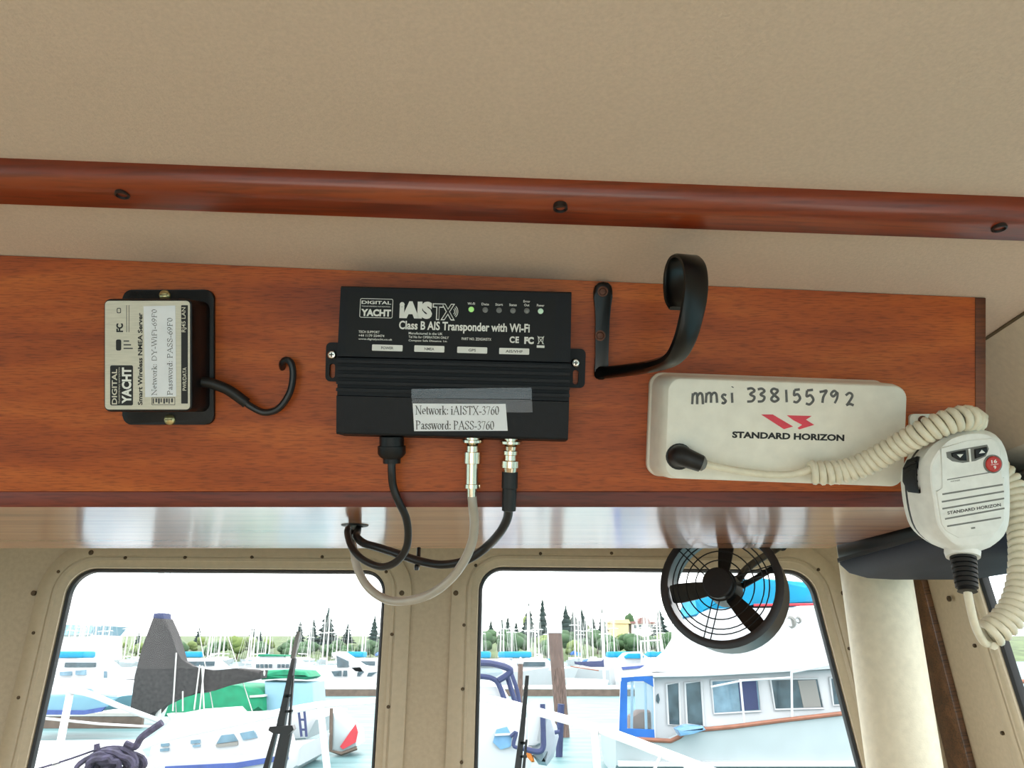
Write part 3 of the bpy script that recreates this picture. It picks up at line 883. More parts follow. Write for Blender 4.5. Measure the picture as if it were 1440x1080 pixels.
# coax with nickel plug and pale sheath
def plug(T, p, q, prof, m, nm, par=None, label=None, res=24):
    return T.part(nm, lathe(prof, res, aim(p, q)), m, par, label)
a, b2 = P(664.5, 618, HC), P(663, 700, HC)
T = Thing('pale_coax_cable', 'pale grey coaxial cable hanging in a big loop from a long nickel plug', 'cable', base=a)
mm = (b2 - a).length / 82
plug(T, a, b2, [(.004, 0), (.0086, .5 * mm), (.0086, 4 * mm), (.0058, 8 * mm), (.0052, 9 * mm), (.0052, 17 * mm), (.0072, 17.5 * mm), (.0072, 33 * mm), (.0054, 34 * mm), (.0054, 62 * mm), (.0062, 62.5 * mm), (.0062, 68 * mm), (.0042, 69 * mm), (.004, 80 * mm), (.0028, 81 * mm)], NICKEL, 'plug')
lug = P(671.5, 683, HC)
T.part('pin', lathe([(.0022, -.002), (.0022, .002)], 12, aim(lug, lug + Vector((1, 0, 0)))), NICKEL)
cw = [b2 + (a - b2).normalized() * .004, P(665, 712, .016), AY(667, 736, .618), AY(664, 762, .63), AY(652, 790, .644), AY(632, 816, .66), AY(604, 836, .672), AY(572, 845, .684), AY(543, 843, .694), AY(518, 826, .702), AY(503, 800, .71), AY(498, 775, .716), (HOLEP.x - .001, HOLEP.y - .004, HOLEP.z - .012), (HOLEP.x, HOLEP.y, HOLEP.z + .02)]
T.part('sheath', tube(cw, .0037, 12, 6), CABLEW)
a, b2 = P(718.5, 620, HC), P(715.5, 720, HC)
T = Thing('black_coax_cable', 'thick black coaxial cable curving from a short nickel plug to the hole overhead', 'cable', base=a)
mm = (b2 - a).length / 100
plug(T, a, b2, [(.004, 0), (.0088, .5 * mm), (.0088, 4 * mm), (.005, 8 * mm), (.0046, 13 * mm), (.0064, 14 * mm), (.0064, 19 * mm), (.0052, 20 * mm), (.0052, 27 * mm), (.0078, 28 * mm), (.0078, 37 * mm), (.006, 38 * mm), (.0055, 44 * mm)], NICKEL, 'plug', res=14)
plug(T, a, b2, [(.005, 43 * mm), (.0062, 44 * mm), (.0062, 66 * mm), (.0056, 67 * mm), (.0054, 98 * mm), (.0035, 99 * mm)], RUBBER, 'boot')
cb = [b2 + (a - b2).normalized() * .006, AY(713, 730, .616), AY(702, 750, .632), AY(683, 770, .655), AY(655, 788, .664), AY(622, 794, .672), AY(590, 789, .68), AY(560, 779, .69), AY(532, 770, .70), AY(512, 764, .708), AY(501, 754, .715), (HOLEP.x + .003, HOLEP.y - .001, HOLEP.z - .006), (HOLEP.x + .003, HOLEP.y, HOLEP.z + .02)]
T.part('sheath', tube(cb, .0036, 12, 6), CABLEB)
T.part('cable_clip', merge(tube([AY(589, 770.5, .69), AY(588, 796, .685)], .0018, 8), box(AY(586, 798, .685), (.004, .004, .005), .001)), GLOSSBLK)

# ------------------------------------------------------------------ curled black hook
hk = PL(846, 470, 0)
T = Thing('curled_hook', 'glossy black curled hook bracket screwed to the wooden console', 'hook', MP, (hk.x, hk.y, 0))
s0 = D / FPX
bp = []
for yy, hw in ((397, 0), (398.5, 7), (403, 11.5), (410, 13.2), (418, 13), (432, 11.2), (450, 9.8), (475, 9.5), (500, 9), (522, 9.5), (530, 8.5), (534, 3)):
    cx = 847.5 - (yy - 397) * .022
    bp.append((cx, yy, hw))
poly = [pxy(c - w, y_) for c, y_, w in bp] + [pxy(c + w, y_) for c, y_, w in bp[::-1] if w]
T.part('back_plate', prism(poly, .0003, .0065, .0022, 3), GLOSSBLK)
for px, py in ((847.5, 410), (844, 472)):
    p = PL(px, py, .0065)
    T.part('screw', lathe([(.0042, -.001), (.0042, .0012), (.003, .0013), (.0024, .0004), (.0005, .0006)], 16, Matrix.Translation((p.x, p.y, .0062))), mat('rusty_screw', (96, 56, 38), .5, .3, var=.2, scale=500))
hp = [PL(845, 524, .003), PL(862, 523, .010), PL(893, 519, .030), PL(925, 513, .055), PL(948, 503, .078), PL(962, 480, .094), PL(971, 450, .101), PL(977, 420, .103), PL(979, 395, .102), PL(976, 373, .098), PL(968, 362, .090), PL(958, 364, .081), PL(951, 380, .075), PL(949, 402, .074), PL(951, 422, .077), PL(957, 434, .081)]
wv = Vector((.9, 0, -.43)).normalized()
def wfn(t): return wv * (.0062 + .0032 * min(1, t * 2.2))
T.part('arm', ribbon(hp, wfn, lambda t: .0095 - .0058 * min(1, t * 1.9)), GLOSSBLK, sharp=50)

# ------------------------------------------------------------------ white radio unit
HR = .042
rc = PL(1103, 604, HR)
MRD = MP @ Matrix.Translation((rc.x, rc.y, 0)) @ Matrix.Rotation(math.radians(-2.1), 4, 'Z')
MRDI = MRD.inverted() @ MP
def QL(x, y, h=HR): return MRDI @ PL(x, y, h)
T = Thing('radio_unit', 'off-white radio box with a handwritten number and red emblem on its front', 'radio', MRD)
fx0 = QL(939, 600).x; fx1 = QL(1275, 600).x; fy0 = QL(1100, 678).y; fy1 = QL(1100, 537).y
bx0 = QL(911, 600, .004).x
def rl(x0, x1, y0, y1, r, h): return [(p[0], p[1], h) for p in rrect(x0, y0, x1, y1, r, 8)]
yb0, yb1 = fy0 - .003, fy1 + .0045
body = loft([rl(bx0, fx1 + .001, yb0, yb1, .010, .0004), rl(bx0, fx1 + .001, yb0, yb1, .010, .006), rl(bx0 + .0015, fx1 + .0005, yb0 + .0006, yb1 - .0012, .010, .008),
             rl(fx0 - .004, fx1 + .0003, fy0 - .001, fy1 + .0018, .010, HR - .008), rl(fx0 - .0015, fx1, fy0 - .0004, fy1 + .0006, .0100, HR - .002), rl(fx0 - .0003, fx1 - .0008, fy0 + .0004, fy1 - .0004, .0095, HR - .0005), rl(fx0 + .0012, fx1 - .002, fy0 + .0015, fy1 - .0015, .0085, HR)])
T.part('case', body, WHITEP, sharp=28)
def zz(a, b): return 880 + a / 3.4286, 500 + b / 3.4286
def qz(a, b, h=HR): v = QL(*zz(a, b), h); return (v.x, v.y)
HP = HR + .0001
em = T.part('emblem', prism([qz(652, 284), qz(708, 284), qz(806, 342), qz(762, 355)], HP, HP + .0002), REDINK, label='red slanted emblem')
T.part('emblem', prism([qz(776, 288), qz(896, 291), qz(868, 309), qz(908, 334), qz(836, 356), qz(828, 349), qz(850, 334), qz(808, 312)], HP, HP + .0002), REDINK, label='red slanted emblem')
c = QL(*zz(783, 389)); w = 541 / 3.4286 * (D - HR) / FPX / 2; h_ = 32 / 3.4286 * (D - HR) / FPX / 2
T.part('lettering', text('STANDARD HORIZON', c.x - w, c.y - h_, c.x + w, c.y + h_, HP + .0001, math.radians(.4), .045), INK)
ST = {
 'm': [[(0, 0), (.06, 1)], [(.05, .75), (.25, 1), (.45, .85), (.46, 0)], [(.46, .7), (.7, 1), (.93, .85), (1, 0)]],
 's': [[(1, .9), (.5, 1), (.1, .78), (.5, .5), (.9, .25), (.5, 0), (0, .08)]],
 'i': [[(.4, .62), (.5, 0)], [(.5, .95), (.6, 1)]],
 '3': [[(0, .95), (.6, 1), (.95, .8), (.4, .55), (.95, .35), (.7, .05), (0, 0)]],
 '8': [[(.9, .9), (.4, 1), (.1, .8), (.5, .5), (1, .2), (.5, 0), (.1, .2), (.5, .52), (.9, .8), (.8, .98)]],
 '1': [[(.3, 1), (.5, 0)]],
 '5': [[(.9, 1), (.15, .95)], [(.15, .95), (.1, .55), (.6, .62), (.95, .3), (.5, 0), (0, .06)]],
 '7': [[(0, .9), (.5, .95), (1, 1), (.55, .5), (.4, 0)]],
 '9': [[(.9, .8), (.5, 1), (.1, .75), (.4, .55), (.9, .85), (.85, .4), (.55, 0)]],
 '2': [[(0, .8), (.5, 1), (.85, .75), (.3, .15), (.1, .02), (.5, .12), (1, 0)]],
}
b_ = new()
for ch, x0, y0, x1, y1 in (('m', 320, 182, 372, 235), ('m', 386, 180, 440, 228), ('s', 462, 188, 484, 230), ('i', 503, 150, 524, 228), ('3', 585, 158, 622, 222), ('3', 636, 160, 670, 222), ('8', 697, 160, 736, 222), ('1', 768, 165, 784, 225), ('5', 808, 163, 842, 225), ('5', 868, 165, 906, 235), ('7', 934, 170, 968, 228), ('9', 986, 170, 1024, 230), ('2', 1060, 180, 1098, 240)):
    for stk in ST[ch]:
        pts = []
        for u, v in stk:
            q = QL(*zz(x0 + u * (x1 - x0), y1 - v * (y1 - y0)), HR)
            pts.append((q.x, q.y, HR + .0001))
        sp = smooth(pts, 5) if len(pts) > 2 else [Vector(p) for p in pts]
        merge(b_, tube(sp, .00095, 6))
for v in b_.verts: v.co.z = HR + .0001 + (v.co.z - HR - .0001) * .3
T.part('handwriting', b_, PENCIL, label='number handwritten in grey marker')
s_ = QL(955, 642, HR)
T.part('cord_socket', lathe([(.0098, -.004), (.0098, .0004), (.0088, .0006), (.004, .0004)], 24, Matrix.Translation((s_.x, s_.y, HR))), RUBBER)
p0 = MRD @ Vector((s_.x, s_.y, HR - .001))
# ------------------------------------------------------------------ coiled cord
pA = P(985, 651, HR + .012)
T = Thing('coiled_cord', 'cream coiled cord running from the white radio box round to the handset', 'cord', base=p0)
T.part('plug', tube([p0, P(958, 641, HR + .007), P(968, 645, HR + .011), P(986, 652, HR + .012)], [.0088, .0062], 16, 5), RUBBER, label='black plug')
T.part('plug_collar', lathe([(.005, 0), (.0056, .001), (.0056, .004), (.0035, .006)], 16, aim(P(981, 650, HR + .012), P(992, 653, HR + .012))), GREYP)
straight = [P(984, 651, HR + .012), P(1010, 657, HR + .012), P(1050, 664, HR + .011), P(1090, 668, HR + .010), P(1118, 666, HR + .011), P(1140, 660, HR + .013)]
c1 = [P(1140, 664, HR + .012), P(1162, 665, HR + .014), P(1190, 662, HR + .016), P(1222, 650, HR + .022), P(1262, 628, HR + .034), P(1300, 607, HR + .046), P(1336, 592, HR + .052), P(1360, 588, .093), P(1372, 594, .083)]
c2 = [P(1380, 640, .050), P(1396, 656, .048), P(1412, 672, .050), P(1425, 694, .056), P(1433, 722, .064), P(1439, 756, .072), P(1440, 796, .080), P(1434, 836, .086), P(1420, 866, .090), P(1402, 884, .092), P(1386, 894, .092)]
def helix(path, pitch, r0, per=12):
    sp = smooth(path, 14)
    L = [0]
    for i in range(1, len(sp)): L.append(L[-1] + (sp[i] - sp[i - 1]).length)
    tot = L[-1]; n = int(tot / pitch * per)
    pts = []
    # resample
    j = 0; cen = []
    for k in range(n + 1):
        s_ = tot * k / n
        while j < len(L) - 2 and L[j + 1] < s_: j += 1
        t = (s_ - L[j]) / max(1e-9, L[j + 1] - L[j])
        cen.append(sp[j].lerp(sp[j + 1], min(1, t)))
    Tn, Nn = frames(cen)
    for k in range(n + 1):
        s_ = tot * k / n
        r = r0
        a = 2 * math.pi * k / per
        B_ = Tn[k].cross(Nn[k])
        pts.append(cen[k] + (Nn[k] * math.cos(a) + B_ * math.sin(a)) * r)
    return pts
RC, RT, PIT = .0064, .0027, .0051
h1 = helix(c1, PIT, RC)
h2 = helix(c2, PIT, RC + .0012)
mid = smooth([h1[-1], P(1374, 604, .066), P(1374, 618, .052), h2[0]], 6)
sx = [P(1386, 894, .092), P(1380, 906, .094), P(1372, 890, .096), P(1366, 862, .097), P(1361, 832, .098)]
end = smooth([h2[-1], P(1392, 905, .093), P(1384, 903, .095), P(1373, 884, .097), P(1366, 860, .098), P(1361, 834, .098), P(1359, 815, .098)], 8)
start = smooth(straight + [h1[0]], 6)
T.part('cord', tube(start + h1[1:] + mid[1:-1] + h2 + end[1:], RT, 8), CORD, sharp=60)

# ------------------------------------------------------------------ handset and its hanger
def z6(a, b): return 1260 + a / 4.912, 570 + b / 4.909
HM = .098
mc = PL(1345, 690, .07)
MM = MP @ Matrix.Translation(mc) @ Matrix.Rotation(math.radians(8), 4, 'Z')
MMI = MM.inverted() @ MP
def ML(a, b, h=HM): return MMI @ PL(*z6(a, b), h)
def resample(pts, n=56):
    P_ = [Vector(p) for p in pts]
    P_ = [P_[-2], P_[-1]] + P_ + [P_[0], P_[1], P_[2]]
    sp = []
    for i in range(2, len(P_) - 3):
        a, b, c, d = P_[i - 1:i + 3]
        for k in range(10):
            t = k / 10
            sp.append(.5 * ((2 * b) + (c - a) * t + (2 * a - 5 * b + 4 * c - d) * t * t + (3 * b - a - 3 * c + d) * t ** 3))
    L = [0]
    for i in range(len(sp)): L.append(L[-1] + (sp[(i + 1) % len(sp)] - sp[i]).length)
    out_ = []; j = 0
    for k in range(n):
        s_ = L[-1] * k / n
        while L[j + 1] < s_: j += 1
        t = (s_ - L[j]) / max(1e-9, L[j + 1] - L[j])
        out_.append(sp[j].lerp(sp[(j + 1) % len(sp)], t))
    return out_
back = [(430, 165), (560, 168), (645, 195), (705, 265), (735, 420), (738, 720), (715, 850), (650, 940), (570, 995), (450, 1008), (330, 990), (210, 935), (125, 850), (85, 740), (62, 600), (58, 480), (95, 375), (160, 290), (280, 210)]
rim = [(480, 165), (600, 168), (690, 205), (742, 290), (766, 420), (772, 740), (742, 885), (660, 968), (590, 1002), (480, 1016), (400, 1004), (310, 950), (236, 865), (205, 700), (178, 560), (170, 440), (190, 360), (250, 280), (350, 210)]
front = [(490, 200), (590, 196), (665, 222), (712, 300), (732, 420), (742, 740), (715, 850), (640, 935), (570, 965), (480, 975), (410, 960), (345, 905), (285, 820), (262, 690), (240, 560), (235, 440), (250, 380), (300, 305), (380, 235)]
BK = resample([ML(a, b, .072) for a, b in back]); RM = resample([ML(a, b, .091) for a, b in rim]); FR = resample([ML(a, b, HM) for a, b in front])
def sc2(loop, k, z):
    c = sum(loop, Vector()) / len(loop)
    return [Vector((c.x + (p.x - c.x) * k, c.y + (p.y - c.y) * k, z)) for p in loop]
T = Thing('handset', 'pale grey hand microphone hanging at the console end, with a red button', 'microphone', MM, (0, 0, 0))
zb = BK[0].z
T.part('back_shell', loft([sc2(BK, .9, zb - .008), sc2(BK, .985, zb - .006), sc2(BK, 1, zb - .001), sc2(BK, .995, zb)]), MICW)
T.part('seam', loft([sc2(BK, .994, zb - .0005), sc2(BK, .994, zb + .0034)]), RUBBER, label='dark seam round the shell')
T.part('front_shell', loft([sc2(BK, .99, zb + .0024), sc2(BK, 1.0, zb + .0034), [p for p in RM], sc2(RM, .965, RM[0].z + .0035), FR, sc2(FR, .96, FR[0].z + .0006)]), MICW, sharp=24)
ZF = FR[0].z + .0006
def mpoly(*p): return [(ML(a, b).x, ML(a, b).y) for a, b in p]
T.part('raised_panel', prism(mpoly((300, 295), (480, 245), (655, 225), (690, 250), (712, 310), (716, 495), (742, 498), (738, 790), (690, 872), (430, 915), (345, 868), (308, 815), (272, 590), (320, 572)), ZF - .0005, ZF + .0008, .0005), MICW, label='raised panel over the speaker')
Z1 = ZF + .0008
b_ = new()
for (a0, b0), (a1, b1), k in (((312, 612), (728, 545), 1), ((308, 664), (736, 592), 1), ((312, 712), (738, 640), 1), ((330, 782), (740, 708), 1), ((345, 832), (716, 772), 1), ((345, 512), (680, 455), .6), ((510, 846), (538, 842), 1)):
    p, q = ML(a0, b0), ML(a1, b1)
    d = (q - p).normalized(); n_ = Vector((-d.y, d.x, 0)) * .00055 * k
    merge(b_, prism([(p - n_)[:2], (q - n_)[:2], (q + n_)[:2], (p + n_)[:2]], Z1 - .0003, Z1 + .0001))
T.part('grille_slots', b_, GREYP)
c = ML(530, 712); s_ = (D - HM) / FPX / 4.91
T.part('lettering', text('STANDARD HORIZON', c.x - 186 * s_, c.y - 11 * s_, c.x + 186 * s_, c.y + 11 * s_, Z1 + .0002, math.radians(1), .02), INK)
c = ML(402, 519)
T.part('lettering', text('NOISE', c.x - 32 * s_, c.y - 5 * s_, c.x + 32 * s_, c.y + 5 * s_, Z1 + .0001, math.radians(1), .02), GREYP)
T.part('button_recess', prism(mpoly((338, 322), (470, 296), (620, 270), (632, 300), (610, 350), (540, 382), (450, 396), (380, 385), (344, 360)), Z1 - .0002, Z1 + .0002), GREYP)
T.part('divider', prism(mpoly((486, 300), (498, 298), (506, 385), (494, 387)), Z1, Z1 + .0011), MICW)
for pl_, tri in (((( 370, 328), (466, 308), (474, 380), (425, 378), (376, 352)), ((402, 336), (446, 334), (425, 358))), (((530, 302), (612, 285), (617, 315), (592, 345), (534, 366)), ((554, 330), (597, 324), (573, 304)))):
    bt = T.part('channel_button', prism(mpoly(*pl_), Z1, Z1 + .0016, .0004), BLACK, label='small black arrow button')
    T.part('arrow', prism(mpoly(*tri), Z1 + .0016, Z1 + .0018), WHITEINK, bt)
c = ML(658, 403)
ring = T.part('button_bezel', lathe([(.0062, -.001), (.0062, .0006), (.0054, .0009), (.0054, 0)], 26, Matrix.Translation((c.x, c.y, Z1))), GREYP)
rbn = T.part('red_button', lathe([(.0052, -.001), (.0052, .0014), (.0046, .0019), (.002, .0021)], 26, Matrix.Translation((c.x, c.y, Z1))), REDBTN, label='round red button')
T.part('lettering', merge(merge(text('16', c.x - .0019, c.y + .0007, c.x + .0019, c.y + .0031, Z1 + .0022, 0, .03), text('9', c.x - .0009, c.y - .0032, c.x + .0009, c.y - .0009, Z1 + .0022, 0, .03)), box((c.x, c.y - .0001, Z1 + .0022), (.005, .0003, .0002))), WHITEINK, rbn)
# push-to-talk key on the left flank
kb = [ML(68, 420, .073), ML(112, 588, .073), ML(178, 604, .086), ML(160, 352, .090)]
key = loft([[ML(62, 430, .0735), ML(60, 520, .0735), ML(98, 594, .075), ML(118, 596, .077)], [ML(92, 372, .078), ML(84, 520, .079), ML(118, 596, .080), ML(150, 602, .081)], [ML(162, 346, .0865), ML(150, 500, .088), ML(176, 604, .0885), ML(186, 600, .0885)], [ML(180, 350, .083), ML(180, 480, .083), ML(186, 590, .084), ML(190, 590, .084)]])
key.transform(Matrix.Translation((-.0022, 0, .0012)))
kk = T.part('talk_key', key, BLACK, label='black push-to-talk key')
b_ = new()
for i in range(5):
    t = i / 4
    merge(b_, tube([ML(70 + 26 * t, 430 + 34 * i, .0755), ML(112 + 22 * t, 400 + 42 * i, .0815), ML(150 + 18 * t, 385 + 44 * i, .0862)], .0008, 8))
b_.transform(Matrix.Translation((-.0024, 0, .0016)))
T.part('key_ribs', b_, BLACK, kk)
a, b2 = ML(455, 985, .085), ML(490, 1260, .098)
T.part('collar', lathe([(.0105, -.003), (.0112, .003), (.0105, .0065), (.006, .0066)], 22, aim(a, b2)), MICW)
pr = [(.0075, .006)]
for k in range(7): pr += [(.0082 - .0002 * k, .0062 + .0032 * k), (.0082 - .0002 * k, .0082 + .0032 * k), (.0066 - .0002 * k, .0083 + .0032 * k), (.0066 - .0002 * k, .0093 + .0032 * k)]
pr += [(.0062, .030), (.003, .0302)]
T.part('strain_relief', lathe(pr, 20, aim(a, b2)), RUBBER)
hc = PL(1310, 605, 0)
T = Thing('microphone_hanger', 'small cream mounting plate with one screw, half hidden behind the coiled cord', 'bracket', MP, (hc.x, hc.y, 0))
T.part('plate', prism(rr(1277, 582, 1350, 645, 0, .003), .0003, .003, .0006), WHITEP)
p = PL(1297, 591, .003)
T.part('screw', lathe([(.0036, -.001), (.0036, .001), (.0022, .0018), (.0005, .002)], 16, Matrix.Translation((p.x, p.y, .003))), mat('rusty_screw', (96, 56, 38), .5, .3))
lug0 = W2(PL(1330, 625, .003)); mcz = MM @ Vector((0, .01, zb - .007))
hz = MPI @ mcz
T.part('hook_post', tube([PL(1330, 625, .002), PL(1330, 625, .03), (hz.x, hz.y, hz.z)], .006, 14), WHITEP)

# ------------------------------------------------------------------ fan
N_, F_ = onY(1012, 822, 1.07), onY(1026, 835, 1.118)
RN = 87 * (N_ - CAM).dot(Vector((0, CP, SP))) / FPX
MF = aim(N_, F_)
MFI = MF.inverted()
T = Thing('cabin_fan', 'small black round fan with a wire guard hanging under the console', 'fan', MF)
LF = (F_ - N_).length
T.part('ring', loft([[(r_ * math.cos(2 * math.pi * k / 48), r_ * math.sin(2 * math.pi * k / 48), z) for k in range(48)] for r_, z in ((RN * .87, .001), (RN * .93, 0), (RN, .002), (RN, .006), (RN * .975, .008), (RN * .97, LF), (RN * .90, LF), (RN * .87, .006), (RN * .87, .001))], False, False), mat('satin_black_plastic', (26, 26, 30), .38, var=.08, scale=60))
b_ = new()
for r_ in (.40, .55, .70, .78):
    merge(b_, tube([(RN * r_ * math.cos(2 * math.pi * k / 40), RN * r_ * math.sin(2 * math.pi * k / 40), .001) for k in range(41)], .0009, 6))
for k in range(3):
    a = math.radians(90 + 120 * k)
    for off in (-.0045, .0045):
        d = Vector((math.cos(a), math.sin(a), 0)); n_ = Vector((-d.y, d.x, 0)) * off
        merge(b_, tube([d * RN * .2 + n_, d * RN * .89 + n_], .0009, 6))
gd = T.part('guard', b_, BLACK)
# turn the guard so that a pair of spokes points where the photo shows one
def ang(px, py):
    q = MFI @ hit(px, py, N_, (F_ - N_).normalized()); return math.atan2(q.y, q.x)
g_a = ang(994, 900)
gd.matrix_local = Matrix.Rotation(g_a - math.radians(90), 4, 'Z')
HUBR = RN * .245
T.part('hub', lathe([(.001, -.014), (HUBR * .9, -.0135), (HUBR, -.012), (HUBR, -.002), (HUBR * 1.1, 0), (HUBR * 1.1, LF * .7)], 32), BLACK)
for px, py in ((1017, 775), (935, 834), (1062, 878)):
    a = ang(px, py)
    L_ = []
    for r_, w_, tw in ((.2, .016, .004), (.45, .021, .005), (.7, .024, .005), (.84, .022, .0045), (.86, .017, .004)):
        L_.append([(RN * r_, -w_ / 2, .012 + tw), (RN * r_, 0, .0125), (RN * r_, w_ / 2, .012 - tw), (RN * r_, w_ / 2, .0145 - tw), (RN * r_, 0, .015), (RN * r_, -w_ / 2, .0145 + tw)])
    b_ = loft(L_); b_.transform(Matrix.Rotation(a, 4, 'Z'))
    T.part('blade', b_, GLOSSBLK)
ar0 = Vector((0, 0, LF)); e = onY(1098, 768, YW)
e2 = MFI @ Vector((e.x, YW + .001, e.z))
b_ = tube([(0, 0, LF * .6), (0, 0, LF + .006), MFI @ onY(1050, 800, 1.16), e2], .0055, 12, 5)
T.part('arm', b_, BLACK)
T.part('foot', lathe([(.014, 0), (.014, .003), (.008, .006)], 20, MFI @ aim((e.x, YW - .0003, e.z), (e.x, YW - 1, e.z))), BLACK)
a = ang(1085, 780)
b_ = box((RN * .45, 0, LF - .002), (RN * .92, .008, .004), .001); b_.transform(Matrix.Rotation(a, 4, 'Z'))
T.part('motor_strut', b_, BLACK)

# ------------------------------------------------------------------ dark instrument housing in the corner
x0, x1 = .412, .60
y0, y1 = .70, 1.02
zl = .110
def hl(g_, z, gy=0): return [(p[0], p[1], CAM.z + z) for p in rrect(x0 + g_, y0 + g_ + gy, x1 - g_, y1 - g_, .018, 6)]
T = Thing('instrument_housing', 'black housing with a bulging navy underside, in the corner beyond the console end', 'instrument housing', base=((x0 + x1) / 2, (y0 + y1) / 2, CAM.z + zl))
T.part('case', loft([hl(.001, zl), hl(0, zl + .003), hl(0, zl + .030), hl(.006, zl + .046), hl(.02, zl + .056, .02), hl(.035, zl + .060, .04)]), GLOSSBLK)
T.part('underside', loft([hl(.0005, zl), hl(.0008, zl - .004), hl(.008, zl - .015), hl(.022, zl - .022), hl(.04, zl - .025)]), NAVY, label='navy bulging underside')
T.part('rim', loft([hl(-.0012, zl - .001), hl(-.0012, zl + .0035)], True, True), RUBBER)
T.part('mounting_foot', box((.54, .95, CAM.z + zl + .066), (.06, .06, .02), .004), GLOSSBLK)

# ================================================================== outside: the marina
ZW = CAM.z - 2.5                                   # water level
def E(x, y, Y): return onY(x, y, Y)
def sc(Y, y=980): return Y / ray(720, y).y / FPX   # metres per photo pixel at distance Y
WHITEG = mat('white_boat_paint', (178, 181, 184), .4, var=.02, scale=2)
HULLW = mat('pale_hull_paint', (160, 171, 174), .4, var=.03, scale=2)
HULLB = mat('pale_blue_hull_paint', (120, 160, 178), .4, var=.04, scale=2)
ALU = mat('bright_spar', (190, 190, 186), .4, var=.03, scale=5)
MASTG = mat('pale_grey_mast', (206, 208, 204), .5, var=.04, scale=3)
STAIN = mat('white_rail', (188, 191, 194), .35, var=.02, scale=20)
CYAN = mat('cyan_canvas', (0, 132, 172), .8, var=.08, scale=3)
BLUEC = mat('blue_canvas', (24, 88, 160), .8, var=.1, scale=3)
NAVYC = mat('navy_canvas', (48, 56, 92), .8, var=.1, scale=5)
GREENC = mat('green_canvas', (8, 124, 88), .75, var=.14, scale=4, bump=.5, bscale=6)
CHAR = mat('charcoal_canvas', (54, 52, 52), .85, var=.22, scale=14, bump=.8, bscale=16)
DGLASS = mat('dark_boat_window', (66, 84, 92), .12, var=.25, scale=3)
PGLASS = mat('pale_boat_window', (106, 134, 150), .12, var=.2, scale=3)
VINYLC = clear('clear_canopy_vinyl', (.78, .88, .94, 1), .1, .1)
WOODP = mat('weathered_pile_wood', (104, 84, 76), .85, var=.35, scale=7, stretch=(6, 6, .5), bump=.6, bscale=9)
DOCKM = mat('pale_dock_boards', (180, 178, 173), .8, var=.05, scale=3)
DOCKE = mat('dark_dock_edge', (98, 84, 74), .8, var=.15, scale=3)
TEAKT = mat('brown_teak_rail', (134, 86, 66), .6, var=.1, scale=5)
STRIPE = mat('blue_hull_stripe', (58, 78, 138), .5, var=.1, scale=5)
CONIF = mat('conifer_needles', (44, 66, 64), .9, var=.35, scale=.9)
LEAF = mat('broadleaf_foliage', (66, 96, 62), .9, var=.4, scale=.8)
LEAFY = mat('yellow_green_foliage', (106, 124, 66), .9, var=.35, scale=.8)
BARK = mat('tree_bark', (84, 66, 52), .9, var=.2, scale=3)
ROOFB = mat('pale_blue_roof', (128, 160, 176), .7, var=.06, scale=1)
ROOFR = mat('reddish_roof', (132, 96, 92), .7, var=.06, scale=1)
WALLY = mat('cream_house_wall', (206, 186, 146), .8, var=.04, scale=1)
WALLW = mat('white_house_wall', (204, 200, 196), .8, var=.04, scale=1)
HILL = mat('green_bank', (86, 104, 64), .9, var=.3, scale=.2)
WIPER = mat('black_wiper_metal', (22, 22, 26), .4, var=.1, scale=50)
ROPE = mat('dark_purple_rope', (58, 54, 76), .85, var=.3, scale=60, bump=.6, bscale=120)
REDP = mat('red_paint', (186, 52, 62), .5, var=.08, scale=5)
ORANGE = mat('orange_cover', (206, 118, 36), .7, var=.08, scale=10)
GREYSH = mat('pale_grey_dinghy_fabric', (146, 154, 163), .6, var=.05, scale=6)
FENDER = mat('pale_blue_hatch', (104, 146, 180), .2, var=.1, scale=6)
# water
WM = bpy.data.materials.new('green_blue_water'); WM.use_nodes = True
n = WM.node_tree; b = n.nodes['Principled BSDF']
b.inputs['Roughness'].default_value = .45; b.inputs['Specular IOR Level'].default_value = .12
t = n.nodes.new('ShaderNodeTexCoord'); m_ = n.nodes.new('ShaderNodeMapping'); m_.inputs['Scale'].default_value = (.5, 1.6, 1)
z = n.nodes.new('ShaderNodeTexNoise'); z.inputs['Scale'].default_value = 1.2; z.inputs['Detail'].default_value = 5
r = n.nodes.new('ShaderNodeValToRGB')
r.color_ramp.elements[0].position = .36; r.color_ramp.elements[0].color = (.075, .16, .17, 1)
r.color_ramp.elements[1].position = .62; r.color_ramp.elements[1].color = (.13, .235, .245, 1)
bp_ = n.nodes.new('ShaderNodeBump'); bp_.inputs['Strength'].default_value = .4; bp_.inputs['Distance'].default_value = .05
n.links.new(t.outputs['Object'], m_.inputs['Vector']); n.links.new(m_.outputs['Vector'], z.inputs['Vector'])
n.links.new(z.outputs['Fac'], r.inputs['Fac']); n.links.new(r.outputs['Color'], b.inputs['Base Color'])
n.links.new(z.outputs['Fac'], bp_.inputs['Height']); n.links.new(bp_.outputs['Normal'], b.inputs['Normal'])
wb = new(); bmesh.ops.create_grid(wb, x_segments=8, y_segments=8, size=420)
struct('water', wb, WM, 'pale blue-green harbour water between the boats', 'water', Matrix.Translation((0, 280, ZW)))
hb = loft([[(-320, y, z_) for y, z_ in ((262, ZW - .2), (272, ZW + 1.2), (310, ZW + 5.5), (425, ZW + 11), (425, ZW - .3))], [(320, y, z_) for y, z_ in ((262, ZW - .2), (272, ZW + 1.2), (310, ZW + 5.5), (425, ZW + 11), (425, ZW - .3))]])
struct('shore_hill', hb, HILL, 'low green bank along the far shore', 'bank')

